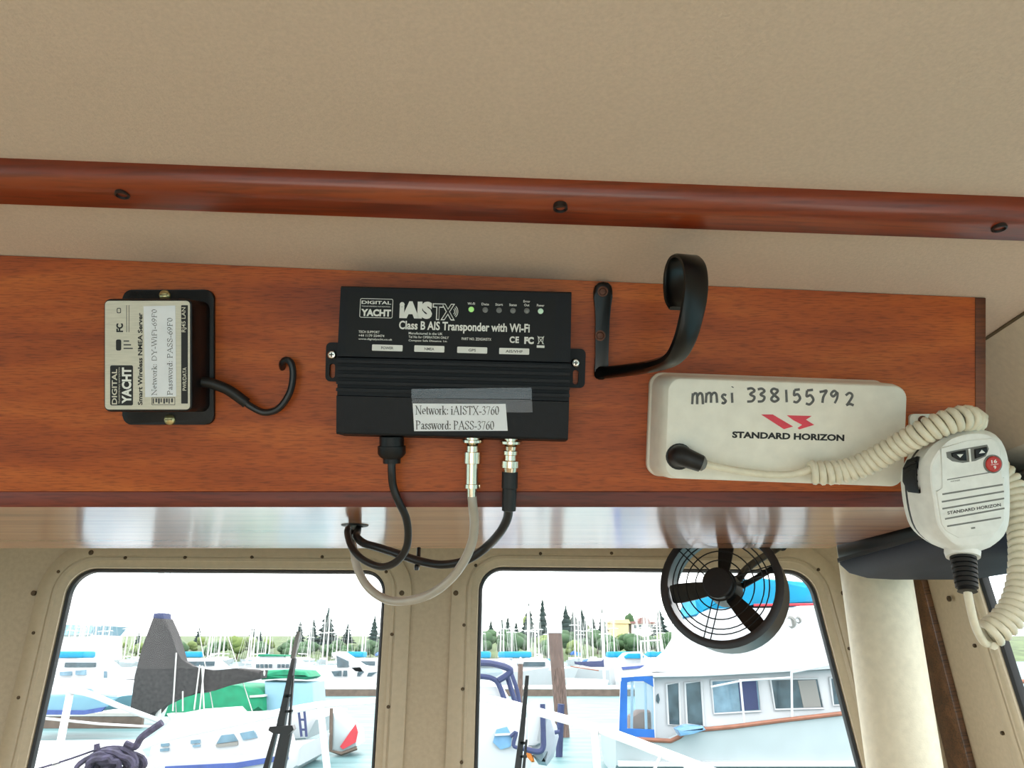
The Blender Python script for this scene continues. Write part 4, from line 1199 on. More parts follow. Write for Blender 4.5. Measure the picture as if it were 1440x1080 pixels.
def XZ(poly, Y0, Y1, bev=0.0):
    """photo outline at distance Y0 given real thickness to Y1 (world space)"""
    pts = [E(px, py, Y0) for px, py in poly]
    bm = prism([(p.x, p.z) for p in pts], 0, abs(Y1 - Y0), bev)
    for v in bm.verts: v.co = Vector((v.co.x, Y1 - v.co.z if Y1 > Y0 else Y0 + v.co.z, v.co.y))
    bmesh.ops.recalc_face_normals(bm, faces=bm.faces)
    return bm
def bar(p, q, r, res=8): return tube([p, q], r, res)

# ------------------------------------------------------------------ own boat: wipers, bow rail, windlass rope
YO = YW + .035
T = Thing('windscreen_wiper', 'black wiper blade with a forked arm outside the windscreen with the green canopy', 'wiper', base=E(394, 1022, YO))
k_ = sc(YO, 1000)
def strap(poly, Y, th): return XZ(poly, Y, Y + th)
T.part('blade', strap([(415, 926), (410, 926), (388, 1023), (399, 1023)], YO, .012), WIPER)
T.part('blade_tip', strap([(417, 888), (422, 888), (414, 926), (408, 926)], YO, .010), mat('wiper_reflection_grey', (120, 118, 116), .5), label='blade tip with its reflection painted grey')  # bright reflection on the blade's upper end, painted as grey
T.part('bracket', strap([(379, 1022), (411, 1020), (413, 1026), (405, 1034), (383, 1031), (377, 1027)], YO - .004, .016), WIPER)
T.part('arm', strap([(384, 1030), (389, 1030), (372, 1100), (364, 1100)], YO, .012), WIPER)
T.part('arm', strap([(394, 1030), (409, 1030), (396, 1100), (378, 1100)], YO, .012), WIPER)
b_ = new()
for y_, w_ in ((977, 6), (999, 7)): merge(b_, XZ([(401, y_), (401 + w_ + 3, y_ - 1), (401 + w_ + 2, y_ + 3), (400, y_ + 4)], YO, YO + .008))
merge(b_, XZ([(411, 950), (413, 950), (408, 1020), (405, 1020)], YO, YO + .006))
T.part('linkage', b_, WIPER)
T = Thing('windscreen_wiper', 'slim black wiper outside the windscreen with the fan, leaning before the wooden pile', 'wiper', base=E(735, 1000, YO))
T.part('blade', strap([(739, 950), (744, 950), (738, 1030), (731, 1100), (721, 1100), (731, 1025)], YO, .012), WIPER)
T.part('arm', strap([(739, 1040), (742, 1040), (737, 1100), (732, 1100)], YO + .002, .008), WIPER)
b_ = new()
for y_ in (1043, 1062): merge(b_, XZ([(731, y_), (741, y_), (741, y_ + 4), (731, y_ + 4)], YO, YO + .008))
T.part('linkage', b_, WIPER)

YR = 3.4
kr = sc(YR)
T = Thing('bow_rail', 'white tubular bow rail crossing both windscreen panes', 'rail', base=E(500, 1000, YR))
T.part('top_rail', tube([E(60, 968, 2.4), E(120, 974, 2.8), E(170, 994, 3.2), E(222, 1013, 3.5)], .0105, 8, 4), STAIN)
T.part('top_rail', tube([E(196, 1049, 3.1), E(240, 1035, 3.2), E(340, 1014, 3.5), E(445, 992, 3.9), E(520, 986, 4.0), E(600, 978, 3.9), E(676, 981, 3.7), E(760, 1002, 3.4), E(850, 1028, 3.1), E(940, 1062, 2.8), E(1010, 1090, 2.6)], .0165, 10, 4), STAIN)
T.part('post', bar(E(99, 972, 2.7), E(79, 1075, 2.55), .012), STAIN)
T.part('post', bar(E(836, 1026, 3.12), E(842, 1110, 3.0), .014), STAIN)
T.part('post', bar(E(450, 992, 3.9), E(462, 1100, 3.8), .016), STAIN)
T.part('lower_wire', tube([E(60, 1010, 2.4), E(140, 1018, 2.7), E(215, 1022, 3.2)], .004, 6), STAIN)
T.part('post', bar(E(930, 1060, 2.82), E(908, 1110, 2.75), .005), STAIN)
T.part('post', bar(E(968, 1072, 2.72), E(950, 1110, 2.7), .005), STAIN)

random.seed(11)
rc_ = E(158, 1066, 2.6)
pts = []
for i in range(120):
    a = i * .47
    R = .058 + .02 * math.sin(i * .21)
    pts.append((rc_.x + R * math.cos(a) * 1.1 + random.uniform(-.006, .006), rc_.y + .05 * math.sin(i * .13), rc_.z - .02 + R * math.sin(a) * .55 + random.uniform(-.008, .008)))
T = Thing('anchor_windlass', 'dark windlass wrapped in rope on the foredeck, low behind the windscreen', 'windlass', base=rc_)
T.part('rope_coil', tube(pts, .0085, 6, 2), ROPE)
T.part('drum', lathe([(.03, -.9), (.03, -.02), (.045, -.01), (.045, .01), (.02, .03)], 18, Matrix.Translation(rc_)), ROPE)
T.part('handle', tube([E(176, 1046, 2.6), E(190, 1050, 2.6), E(200, 1036, 2.6), E(228, 1016, 2.6)], .011, 8, 5), ROPE)
T.part('cleat', tube([E(137, 1085, 2.6), E(137, 1060, 2.6), E(136, 1046, 2.6)], [.014, .008], 8, 4), ROPE)
T.part('line', tube([E(30, 1088, 2.55), E(90, 1070, 2.55), E(136, 1054, 2.58)], .003, 6, 4), ROPE)
dk = [E(20, 1042, 3.4), E(190, 1040, 3.4), E(236, 1110, 2.9), E(20, 1110, 2.9)]
bm_ = prism([(p.x, p.y) for p in dk], 0, .04)
T = single('other_boat_deck', loft([[Vector((p.x, p.y, .58)) for p in dk], dk]), WHITEG, 'white deck of another boat behind the dark windlass', 'boat deck')  # another boat's deck, built as a block standing on the foredeck

# ------------------------------------------------------------------ sailboat with the charcoal cover (about 20 m away)
YA = 19.0
T = Thing('sailboat', 'white sailboat with a charcoal sail cover along its boom and small cabin windows', 'boat', base=E(300, 1080, YA))
def hull_side(poly, Y, depth): return XZ(poly, Y, Y + depth, .12)
T.part('hull', hull_side([(205, 1066), (330, 1064), (405, 1058), (424, 1048), (418, 1078), (390, 1100), (205, 1112)], YA - .4, 2.8), WHITEG)
T.part('stripe', XZ([(232, 1078), (330, 1073), (404, 1061), (405, 1068), (330, 1081), (232, 1087)], YA - .46, YA - .38), STRIPE, label='blue stripe')
T.part('cabin', XZ([(212, 1041), (222, 1038), (243, 1005), (300, 1001), (310, 1012), (338, 1018), (368, 1030), (380, 1046), (384, 1064), (205, 1072)], YA, YA + 2.0, .1), WHITEG)
for q in ([(226, 1046), (237, 1045), (237, 1049), (226, 1050)], [(225, 1053), (237, 1052), (237, 1056), (225, 1057)], [(268, 1041), (281, 1040), (281, 1045), (268, 1046)], [(271, 1048), (281, 1047), (281, 1050), (271, 1051)],
          [(311, 1034), (328, 1032), (334, 1042), (304, 1046)], [(337, 1031), (357, 1027), (362, 1037), (342, 1041)]):
    T.part('cabin_window', XZ(q, YA - .05, YA + .05), PGLASS)
T.part('window_trim', XZ([(303, 1047), (334, 1043), (334, 1048), (304, 1051)], YA - .06, YA + .02), GREYP)
T.part('mast', bar(E(222, 1010, YA + .5), E(231, 640, YA + .5), .07, 10), MASTG)
T.part('boom', bar(E(222, 965, YA + .5), E(372, 946, YA + .5), .07, 10), ALU)
cov = [(214, 868), (231, 870), (240, 890), (247, 912), (252, 930), (270, 941), (300, 943), (330, 940), (368, 943), (366, 954), (330, 962), (300, 968), (283, 975), (262, 976), (240, 986), (224, 994), (212, 1008), (181, 1002), (188, 950), (200, 910)]
T.part('sail_cover', XZ(cov, YA + .28, YA + .78, .06), CHAR, label='charcoal canvas sail cover')
T.part('mast_collar', XZ([(215, 862), (230, 862), (231, 871), (214, 871)], YA + .3, YA + .72, .05), NAVYC)
for a, c in (((248, 918), (243, 1000)), ((281, 935), (273, 998)), ((287, 938), (281, 998)), ((284, 936), (287, 1000)), ((257, 972), (257, 1000))):
    T.part('rigging_line', bar(E(*a, YA + .2), E(*c, YA + .2), .018, 6), ALU)
for x_ in (262, 372, 316): T.part('stay', bar(E(x_ - 14, 1010, YA + 1), E(231 + (x_ - 231) * .06, 645, YA + .5), .012, 5), ALU)

YB = 24.0
T = Thing('cruiser', 'cruiser under a big rounded green canopy behind the charcoal sail cover', 'boat', base=E(330, 1020, YB))
hullp = [(232, 1004), (440, 1000), (446, 1012), (430, 1040), (250, 1046)]
T.part('hull', hull_side(hullp, YB - .5, 3.0), WHITEG)
T.part('canopy', XZ([(228, 1008), (240, 974), (262, 966), (300, 963), (335, 964), (360, 968), (370, 980), (371, 1001), (335, 1004), (308, 1012)], YB, YB + 2.2, .15), GREENC, label='green canvas canopy')
T.part('canopy_band', XZ([(351, 978), (371, 977), (371, 980), (351, 981)], YB - .05, YB + .3), ALU)
T.part('sun_cover', XZ([(366, 943), (400, 942), (428, 944), (436, 952), (430, 956), (400, 954), (366, 956)], YB + .2, YB + 1.6, .12), GREENC, label='long green boom cover')
T.part('deckhouse', XZ([(371, 958), (440, 960), (442, 1004), (371, 1004)], YB + .3, YB + 1.8, .1), HULLB)
T.part('skirt', XZ([(336, 1020), (372, 1018), (372, 1026), (340, 1028)], YB - .56, YB), GREENC)

YC = 57.0
T = Thing('motor_yacht', 'white motor yacht with a radar arch moored at the far dock, past the wiper', 'boat', base=E(490, 970, YC))
T.part('hull', hull_side([(440, 954), (560, 952), (560, 984), (452, 984)], YC, 4), WHITEG)
T.part('deckhouse', XZ([(446, 940), (505, 936), (528, 940), (540, 954), (446, 955)], YC + .4, YC + 3, .1), WHITEG)
T.part('arch', XZ([(466, 918), (476, 916), (505, 936), (512, 946), (500, 944), (476, 924), (468, 924)], YC + .4, YC + 3), WHITEG)
for q in ([(466, 944), (480, 943), (480, 951), (470, 951)], [(483, 943), (488, 943), (488, 951), (482, 951)], [(503, 945), (512, 944), (506, 951), (502, 951)], [(518, 946), (530, 945), (522, 951), (516, 951)], [(473, 922), (490, 930), (490, 938), (474, 938)]):
    T.part('window', XZ(q, YC + .3, YC + .5), DGLASS)
T = Thing('cabin_cruiser', 'white cabin cruiser with a row of small dark windows and green-edged roof', 'boat', base=E(390, 950, YC))
T.part('hull', hull_side([(330, 940), (450, 940), (446, 984), (336, 984)], YC + 4, 4), WHITEG)
T.part('deckhouse', XZ([(356, 932), (366, 922), (400, 922), (416, 932), (440, 940), (352, 941)], YC + 4.3, YC + 7, .1), WHITEG)
T.part('roof_edge', XZ([(364, 920), (402, 921), (402, 923), (362, 923)], YC + 4.2, YC + 7), GREENC)
for x_ in (360, 366, 372, 378, 390, 396, 402): T.part('window', XZ([(x_, 934), (x_ + 4, 934), (x_ + 4, 939), (x_, 939)], YC + 4.2, YC + 4.5), DGLASS)

# left edge of the windscreen: powerboat, dock, white boats
T = Thing('powerboat', 'pale blue powerboat with a dark waterline left of the charcoal cover', 'boat', base=E(110, 1000, 26))
T.part('hull', hull_side([(20, 976), (120, 976), (170, 979), (150, 996), (120, 1003), (20, 1003)], 26, 2.4), HULLB)
T.part('stripe', XZ([(20, 998), (118, 999), (148, 994), (142, 1001), (118, 1005), (20, 1005)], 25.94, 26.05), STRIPE)
T.part('windscreen', XZ([(100, 968), (128, 968), (138, 977), (96, 977)], 26.3, 28, .05), PGLASS)
T.part('rail', tube([E(20, 972, 26), E(110, 972, 26), E(165, 978, 26)], .03, 6), ALU)
T = Thing('houseboat', 'long white cabin boat at the left edge of the marina view', 'boat', base=E(110, 960, 40))
T.part('hull', hull_side([(30, 954), (146, 954), (190, 958), (186, 998), (30, 998)], 40, 4), WHITEG)
T.part('cabin', XZ([(40, 941), (190, 939), (190, 956), (40, 956)], 40.6, 43, .1), WHITEG)
for q in ([(106, 943), (120, 942), (120, 949), (106, 949)], [(84, 945), (100, 944), (100, 950), (84, 950)], [(146, 944), (149, 944), (149, 958), (146, 958)]):
    T.part('window', XZ(q, 40.5, 40.7), PGLASS)
def dock(name, label, x0, x1, Y0, Y1, yt):
    T = Thing(name, label, 'dock', base=(E((x0 + x1) / 2, yt, Y0).x, Y0, ZW))
    p, q = E(x0, yt, Y0), E(x1, yt, Y0)
    T.part('decking', box(((p.x + q.x) / 2, (Y0 + Y1) / 2, ZW + .45), (q.x - p.x, Y1 - Y0, .1)), DOCKM)
    T.part('fascia', box(((p.x + q.x) / 2, Y0 + .1, ZW + .18), (q.x - p.x, .18, .40)), DOCKE)
dock('dock', 'brown-edged floating dock at the left edge of the marina view', 20, 200, 30, 32, 1010)
dock('dock', 'long pale floating dock with a dark edge across the water', 430, 1000, 52, 56, 975)

# red and white skiff on a float
T = Thing('rowing_skiff', 'white skiff with a red side lying against the pale float', 'boat', base=E(485, 1050, 22))
T.part('hull', XZ([(466, 998), (478, 1010), (500, 1030), (502, 1050), (480, 1060), (466, 1056)], 22, 23.2, .1), HULLW)
T.part('red_panel', XZ([(478, 1050), (500, 1018), (503, 1030), (500, 1044), (482, 1054)], 21.94, 22.02), REDP, label='red side panel')
T.part('gunwale', tube([E(466, 996, 22), E(465, 1056, 22), E(480, 1060, 22), E(502, 1052, 22)], .05, 6), DOCKE)
T = Thing('float', 'pale floating walkway running out beside the skiff', 'dock', base=E(440, 1060, 20))
p, q = E(449, 1010, 32), E(466, 1010, 32)
T.part('decking', box(((p.x + q.x) / 2, 31.5, ZW + .3), (q.x - p.x, 7, .1)), DOCKM)
T.part('fascia', box(((p.x + q.x) / 2, 31.5, ZW + .1), (q.x - p.x - .06, 6.9, .3)), DOCKM)
single('boarding_ladder', merge(merge(bar(E(420, 1000, 20), E(424, 1036, 20), .03), bar(E(428, 1000, 20), E(431, 1036, 20), .03)), merge(bar(E(421, 1012, 20), E(429, 1012, 20), .025), bar(E(423, 1026, 20), E(430, 1026, 20), .025))), NAVYC, 'dark boarding ladder hanging above the water beside the wiper', 'ladder')

# ------------------------------------------------------------------ middle: powerboat with blue-framed hood, pile, dinghy
YD = 13.0
T = Thing('runabout', 'white runabout with a blue-framed windscreen hood and a blue deck hatch', 'boat', base=E(700, 1060, YD))
T.part('hull', XZ([(640, 985), (705, 985), (735, 1010), (752, 1040), (744, 1100), (640, 1110)], YD, YD + 2.2, .25), WHITEG)
T.part('cabin', XZ([(640, 960), (700, 962), (716, 990), (640, 992)], YD + .3, YD + 2, .15), WHITEG)
hp_ = [E(640, 934, YD + .2), E(690, 932, YD + .2), E(715, 940, YD + .2), E(700, 955, YD + .2), E(680, 952, YD + .2), E(640, 950, YD + .2)]
T.part('hood_frame', tube([E(630, 935, YD + .2), E(676, 932, YD + .2), E(700, 935, YD + .2), E(718, 942, YD + .2), (E(712, 950, YD + .2)), E(701, 957, YD + .2)], .05, 8, 4), NAVYC)
T.part('hood_frame', tube([E(630, 950, YD + .2), E(676, 951, YD + .2), E(694, 955, YD + .2), E(702, 964, YD + .2), E(711, 988, YD + .2)], .04, 8, 4), NAVYC)
T.part('hood_frame', tube([E(713, 950, YD + .3), E(719, 970, YD + .3), E(726, 992, YD + .3)], .04, 8, 3), NAVYC)
T.part('hood_frame', tube([E(718, 944, YD + 1.4), E(727, 970, YD + 1.4), E(731, 992, YD + 1.4)], .035, 8, 3), NAVYC)
T.part('windscreen', XZ([(640, 936), (700, 937), (708, 945), (694, 954), (640, 950)], YD + .18, YD + .24), VINYLC)
T.part('deck_hatch', XZ([(698, 1026), (713, 1022), (720, 1036), (718, 1050), (704, 1054), (693, 1044)], YD - .06, YD + .02), FENDER, label='pale blue hatch')
T.part('hatch_bar', XZ([(696, 1032), (718, 1031), (718, 1034), (696, 1035)], YD - .09, YD - .04), WHITEG)
T.part('bow_line', tube([E(718, 1036, YD - .1), E(726, 1030, YD - .1), E(722, 1048, YD - .1), E(730, 1052, YD - .1)], .03, 6, 4), NAVYC)
YP = 27.0
T = Thing('mooring_pile', 'tall weathered wooden mooring pile with a white pointed cap', 'pile', base=E(790, 1030, YP))
kp = sc(YP, 950)
pb, pt_ = E(792, 1040, YP), E(780, 886, YP)
T.part('pile', tube([pb - Vector((0, 0, 1.2)), pb, pt_], 9.5 * kp, 16), WOODP)
T.part('cap', lathe([(10.5 * kp, -.1), (10.5 * kp, .16), (6 * kp, .38), (1 * kp, .55)], 18, Matrix.Translation(pt_)), WHITEG, label='white conical cap')
T = Thing('mooring_pile', 'slim grey pile by the water behind the black wiper', 'pile', base=E(732, 985, 45))
T.part('pile', tube([E(731, 1000, 45), E(732, 932, 45)], .14, 10), WOODP)
T.part('cap', lathe([(.16, -.05), (.16, .1), (.02, .3)], 12, Matrix.Translation(E(732, 932, 45))), WHITEG)
T = Thing('mooring_pile', 'short dark pile standing in the water beside the upended dinghy', 'pile', base=E(788, 1060, 22))
T.part('pile', tube([E(786, 1070, 22), E(789, 990, 22)], .09, 10), NAVYC)
YG = 9.0
T = Thing('dinghy', 'pale grey upended dinghy with a dark strap and an orange cover below', 'boat', base=E(765, 1060, YG))
T.part('hull', XZ([(742, 1000), (750, 992), (758, 990), (772, 1005), (784, 1022), (787, 1038), (780, 1066), (770, 1080), (758, 1078), (748, 1062), (742, 1050)], YG, YG + .8, .16), GREYSH)
T.part('white_panel', XZ([(742, 998), (750, 992), (759, 992), (761, 1010), (760, 1046), (752, 1050), (742, 1050)], YG - .06, YG + .1, .04), WHITEG, label='white panel')
T.part('strap', tube([E(763, 990, YG - .1), E(764, 1030, YG - .1), E(764, 1050, YG - .1), E(758, 1057, YG - .1), E(744, 1055, YG - .1), E(736, 1052, YG - .1)], .028, 8, 4), NAVYC)
T.part('cover', XZ([(738, 1056), (746, 1056), (752, 1072), (748, 1073), (740, 1064)], YG + .0, YG + .4, .03), ORANGE, label='orange cover')
T.part('rowlock', tube([E(780, 1030, YG - .05), E(787, 1029, YG - .05)], .02, 8), NAVYC)

# ------------------------------------------------------------------ trawler on the right (about 18 m away)
YT = 18.0
T = Thing('trawler_yacht', 'white trawler yacht with a cyan bimini top and a row of large cabin windows', 'boat', base=E(1080, 1060, YT))
def hullloft(sheer, bottom_y, Y, beam):
    loops = []
    n_ = len(sheer)
    for i, (x_, y_) in enumerate(sheer):
        p = E(x_, y_, Y); t = i / (n_ - 1)
        w = beam * (.85 if i == 0 else 1.0) * (1 - max(0, (t - .7) / .3) ** 2 * .9)
        yc_ = Y + beam / 2
        loops.append([(p.x, yc_ - w / 2, p.z), (p.x, yc_ - w / 2 + .1, ZW + .25), (p.x, yc_ - w * .25, ZW - .1), (p.x, yc_ + w * .25, ZW - .1), (p.x, yc_ + w / 2 - .1, ZW + .25), (p.x, yc_ + w / 2, p.z)])
    return loft(loops)
sheer = [(868, 1038), (905, 1040), (943, 1042), (956, 1036), (966, 1028), (1030, 1022), (1100, 1013), (1187, 1003), (1280, 990), (1380, 970), (1440, 958)]
T.part('hull', hullloft(sheer, 1075, YT, 3.6), HULLW)
T.part('cap_rail', tube([E(x_, y_, YT - .03) for x_, y_ in sheer], .045, 8), TEAKT, label='brown wooden cap rail')
T.part('boot_stripe', XZ([(870, 1071), (1300, 1071), (1300, 1078), (870, 1078)], YT - .06, YT + .1), WHITEG)
YH = YT + .5
T.part('cabin', XZ([(916, 950), (1260, 938), (1300, 985), (1290, 1000), (1180, 1008), (1000, 1028), (950, 1040), (920, 1040)], YH, YH + 2.6, .05), WHITEG)
T.part('roof', XZ([(905, 948), (985, 945), (1100, 938), (1280, 928), (1282, 934), (1100, 945), (985, 951), (905, 953)], YH - .35, YH + 2.9, .03), WHITEG)
for i, q in enumerate(([(937, 962), (955, 960), (957, 1020), (940, 1019)], [(963, 960), (986, 958), (990, 1021), (966, 1018)], [(1000, 957), (1066, 954), (1070, 1000), (1004, 1004)], [(1083, 955), (1150, 954), (1158, 996), (1090, 998)], [(1167, 953), (1195, 951), (1210, 990), (1172, 992)])):
    w = T.part('cabin_window', XZ(q, YH - .03, YH + .04), DGLASS if i != 2 else PGLASS)
    T.part('window_frame', tube([E(*p, YH - .04) for p in q + [q[0]]], .025, 6), WHITEG, w)
    if i in (2, 3):
        c = [(q[1][0] - 28, q[1][1] + 3), (q[1][0] - 3, q[1][1] + 2), (q[2][0] - 3, q[2][1] - 2), (q[2][0] - 28, q[2][1] - 1)]
        T.part('curtain', XZ(c, YH - .045, YH - .02), NAVYC if i == 2 else GREYP, w)
T.part('porthole', XZ([(923, 978), (926, 975), (928, 984), (926, 990), (923, 986)], YH - .03, YH + .02), DGLASS)
T.part('flybridge', XZ([(915, 946), (940, 930), (958, 914), (968, 898), (974, 880), (985, 862), (1000, 856), (1260, 850), (1260, 938), (985, 946)], YH + .3, YH + 2.4, .08), WHITEG)
T.part('bimini', XZ([(978, 864), (986, 845), (988, 822), (1004, 815), (1070, 813), (1140, 818), (1150, 848), (1090, 849), (1060, 850), (1020, 858), (990, 868)], YH + .4, YH + 2.6, .15), CYAN, label='cyan canvas bimini top')
T.part('bimini_edge', tube([E(1060, 851, YH + .35), E(1150, 850, YH + .35)], .03, 6), REDP)
T.part('vent', lathe([(.14, -.03), (.14, .0), (.09, .02), (.09, -.01)], 18, aim(E(1111, 875, YH + .3), E(1111, 875, YH - 1))), GREYP)
T.part('vent', lathe([(.08, -.03), (.08, .0), (.05, .02), (.05, -.01)], 18, aim(E(1122, 872, YH + .3), E(1122, 872, YH - 1))), GREYP)
# aft cockpit enclosure
for x0_, x1_ in ((874, 872), (889, 888), (907, 909), (918, 920)):
    T.part('stanchion', bar(E(x0_, 954, YT + .2), E(x1_, 1038, YT + .2), .03), STAIN)
T.part('canvas_valance', XZ([(874, 953), (918, 950), (919, 966), (905, 958), (888, 958), (874, 962)], YT + .15, YT + .19), BLUEC)
T.part('canvas_skirt', XZ([(871, 1024), (920, 1026), (921, 1041), (870, 1038)], YT + .13, YT + .18), BLUEC)
T.part('canvas_panel', XZ([(873, 958), (882, 957), (882, 1030), (871, 1028)], YT + .14, YT + .18), BLUEC)
T.part('clear_panel', XZ([(882, 958), (918, 960), (920, 1028), (882, 1027)], YT + .16, YT + .17), VINYLC)
T.part('seat_back', XZ([(888, 1008), (900, 1000), (918, 1000), (919, 1026), (886, 1026)], YT + .8, YT + 1.4, .1), TEAKT)
T.part('rail', tube([E(1000, 966, YT), E(1045, 957, YT), E(1112, 953, YT), E(1112, 946, YT), E(1190, 930, YT)], .022, 6), STAIN)
for a, c in (((1041, 955), (1047, 1020)), ((1113, 944), (1114, 1012))): T.part('rail_post', bar(E(*a, YT), E(*c, YT), .025), STAIN)
T.part('tender', XZ([(952, 1026), (968, 1020), (990, 1022), (994, 1027), (975, 1032), (958, 1036)], YT - .5, YT - .1, .06), FENDER)

# ------------------------------------------------------------------ far docks: boats, sailboats, shore
YE = 60.0
def cruiser(name, label, x, y, L_, Y, cov, hood=NAVYC):
    k = sc(Y, y); c = E(x, y, Y); c.z = ZW
    T = Thing(name, label, 'boat', Matrix.Translation(c))
    l = L_
    T.part('hull', loft([[(-l / 2, -1.4, 1.0), (-l / 2, -1.2, -.1), (-l / 2, 1.2, -.1), (-l / 2, 1.4, 1.0)], [(l * .2, -1.5, 1.2), (l * .2, -1.2, -.1), (l * .2, 1.2, -.1), (l * .2, 1.5, 1.2)], [(l / 2, -.15, 1.5), (l / 2 - .8, -.1, -.1), (l / 2 - .8, .1, -.1), (l / 2, .15, 1.5)]]), WHITEG)
    T.part('cabin', loft([[(-l * .3, -1.1, 1.0), (-l * .3, 1.1, 1.0), (l * .25, .9, 1.2), (l * .25, -.9, 1.2)], [(-l * .28, -1, 2.1), (-l * .28, 1, 2.1), (l * .1, .8, 2.1), (l * .1, -.8, 2.1)]]), WHITEG)
    T.part('window_band', box((-l * .08, -1.06, 1.65), (l * .3, .1, .35)), DGLASS)
    T.part('hood', box((-l * .22, 0, 2.4), (l * .3, 2.0, .5), .15), cov)
    return T.e
e = cruiser('motorboat', 'white motorboat moored along the far dock', 700, 962, 8, 64, CYAN)
g = 'motorboats along the far dock'
e['group'] = g
for x, Y in ((752, 70), (846, 74), (905, 82), (520, 76), (130, 66), (60, 72), (290, 74)):
    c = E(x, 960, Y); c.z = ZW
    dup(e, Matrix.Translation(c) @ Matrix.Rotation(random.choice([0, math.pi, .3]), 4, 'Z'))
T = Thing('dodger_boat', 'white sailboat with a navy boom cover at the far dock right of the pile', 'boat', base=E(830, 960, 57))
T.part('hull', hull_side([(796, 955), (856, 957), (852, 984), (800, 984)], 57, 2.6), WHITEG)
T.part('boom_cover', XZ([(808, 930), (820, 932), (846, 931), (849, 926), (850, 938), (830, 938), (809, 934)], 57.8, 58.3, .08), NAVYC)
T.part('mast', bar(E(850, 958, 58), E(846, 862, 58), .09), MASTG)
T.part('rail', tube([E(802, 937, 57.2), E(842, 943, 57.2)], .04, 6), TEAKT)
T = Thing('tugboat', 'small white cabin boat with a blue roof and dome windows before the houses', 'boat', base=E(900, 950, 58))
T.part('hull', hull_side([(862, 934), (940, 932), (940, 984), (868, 984)], 58, 3), WHITEG)
T.part('cabin', XZ([(874, 926), (882, 918), (900, 916), (914, 926), (914, 937), (874, 938)], 58.5, 61, .1), WHITEG)
T.part('roof', XZ([(878, 923), (884, 919), (900, 919), (906, 923), (904, 926), (880, 926)], 58.2, 61.3, .05), CYAN)
T.part('sheer_stripe', XZ([(874, 938), (914, 935), (914, 938), (876, 942)], 57.9, 58.3), STRIPE)
T.part('frame', tube([E(903, 935, 58), E(901, 902, 58), E(930, 900, 58), E(936, 934, 58)], .08, 6), ALU)

def sailboat(label, cover):
    T = Thing('moored_sailboat', label, 'boat', Matrix.Identity(4))
    l = 9
    T.part('hull', loft([[(-l / 2, -.9, 1.0), (-l / 2 + .6, -.5, -.1), (-l / 2 + .6, .5, -.1), (-l / 2, .9, 1.0)], [(0, -1.4, .95), (0, -.9, -.1), (0, .9, -.1), (0, 1.4, .95)], [(l / 2, -.1, 1.3), (l / 2 - 1, -.08, -.1), (l / 2 - 1, .08, -.1), (l / 2, .1, 1.3)]]), WHITEG)
    T.part('coachroof', loft([[(-1.8, -.9, .95), (-1.8, .9, .95), (2.2, .6, 1.0), (2.2, -.6, 1.0)], [(-1.7, -.8, 1.5), (-1.7, .8, 1.5), (1.6, .5, 1.4), (1.6, -.5, 1.4)]]), WHITEG)
    T.part('mast', tube([(1.0, 0, .9), (1.0, 0, 12.2)], .13, 8), MASTG)
    T.part('spreader', tube([(1.0, -1.0, 7.2), (1.0, 0, 7.3), (1.0, 1.0, 7.2)], .07, 6), MASTG)
    if cover: T.part('boom_cover', tube([(.9, 0, 2.2), (-.8, 0, 2.3), (-3.2, 0, 2.1)], [.42, .25], 8, 3), cover)
    else: T.part('boom', tube([(.9, 0, 2.1), (-3.2, 0, 2.1)], .09, 8), MASTG)
    st_ = new()
    for q in ((l / 2, 0, 1.3), (-l / 2, 0, 1.0), (.8, -1.3, 1.0), (.8, 1.3, 1.0)): merge(st_, tube([q, (1.0, 0, 12.0)], .02, 5))
    T.part('rigging', st_, ALU)
    return T.e
kinds = [sailboat('white sailboat with a bare boom and pale mast in the far rows', None), sailboat('white sailboat with a cyan boom cover in the far rows', CYAN), sailboat('white sailboat with a blue boom cover in the far rows', BLUEC)]
grp = ['bare-boomed sailboats in the far rows', 'cyan-covered sailboats in the far rows', 'blue-covered sailboats in the far rows']
random.seed(5)
used = [False] * 3
spots = []
for i in range(400):
    left = i % 2 == 0
    px = random.uniform(70, 560) if left else random.uniform(672, 960)
    Y = random.uniform(100, 215)
    k = random.choice([0, 0, 1, 2]) if not left else random.choice([0, 0, 0, 0, 2])
    c = E(px, 930, Y); c.z = ZW
    if any((c - q).length < 9.5 for q in spots): continue
    spots.append(c.copy())
    if len(spots) > 96: break
    s_ = random.uniform(.7, .95) * (Y / 145)
    s_ = min(1.15, max(.7, s_))
    M_ = Matrix.Translation(c) @ Matrix.Rotation(random.uniform(-.3, .3) + random.choice([math.pi / 2, -math.pi / 2]), 4, 'Z') @ Matrix.Rotation(random.uniform(-.02, .02), 4, 'Y') @ Matrix.Scale(s_, 4)
    if not used[k]:
        kinds[k].matrix_world = M_; kinds[k]['group'] = grp[k]; used[k] = True
    else: dup(kinds[k], M_)

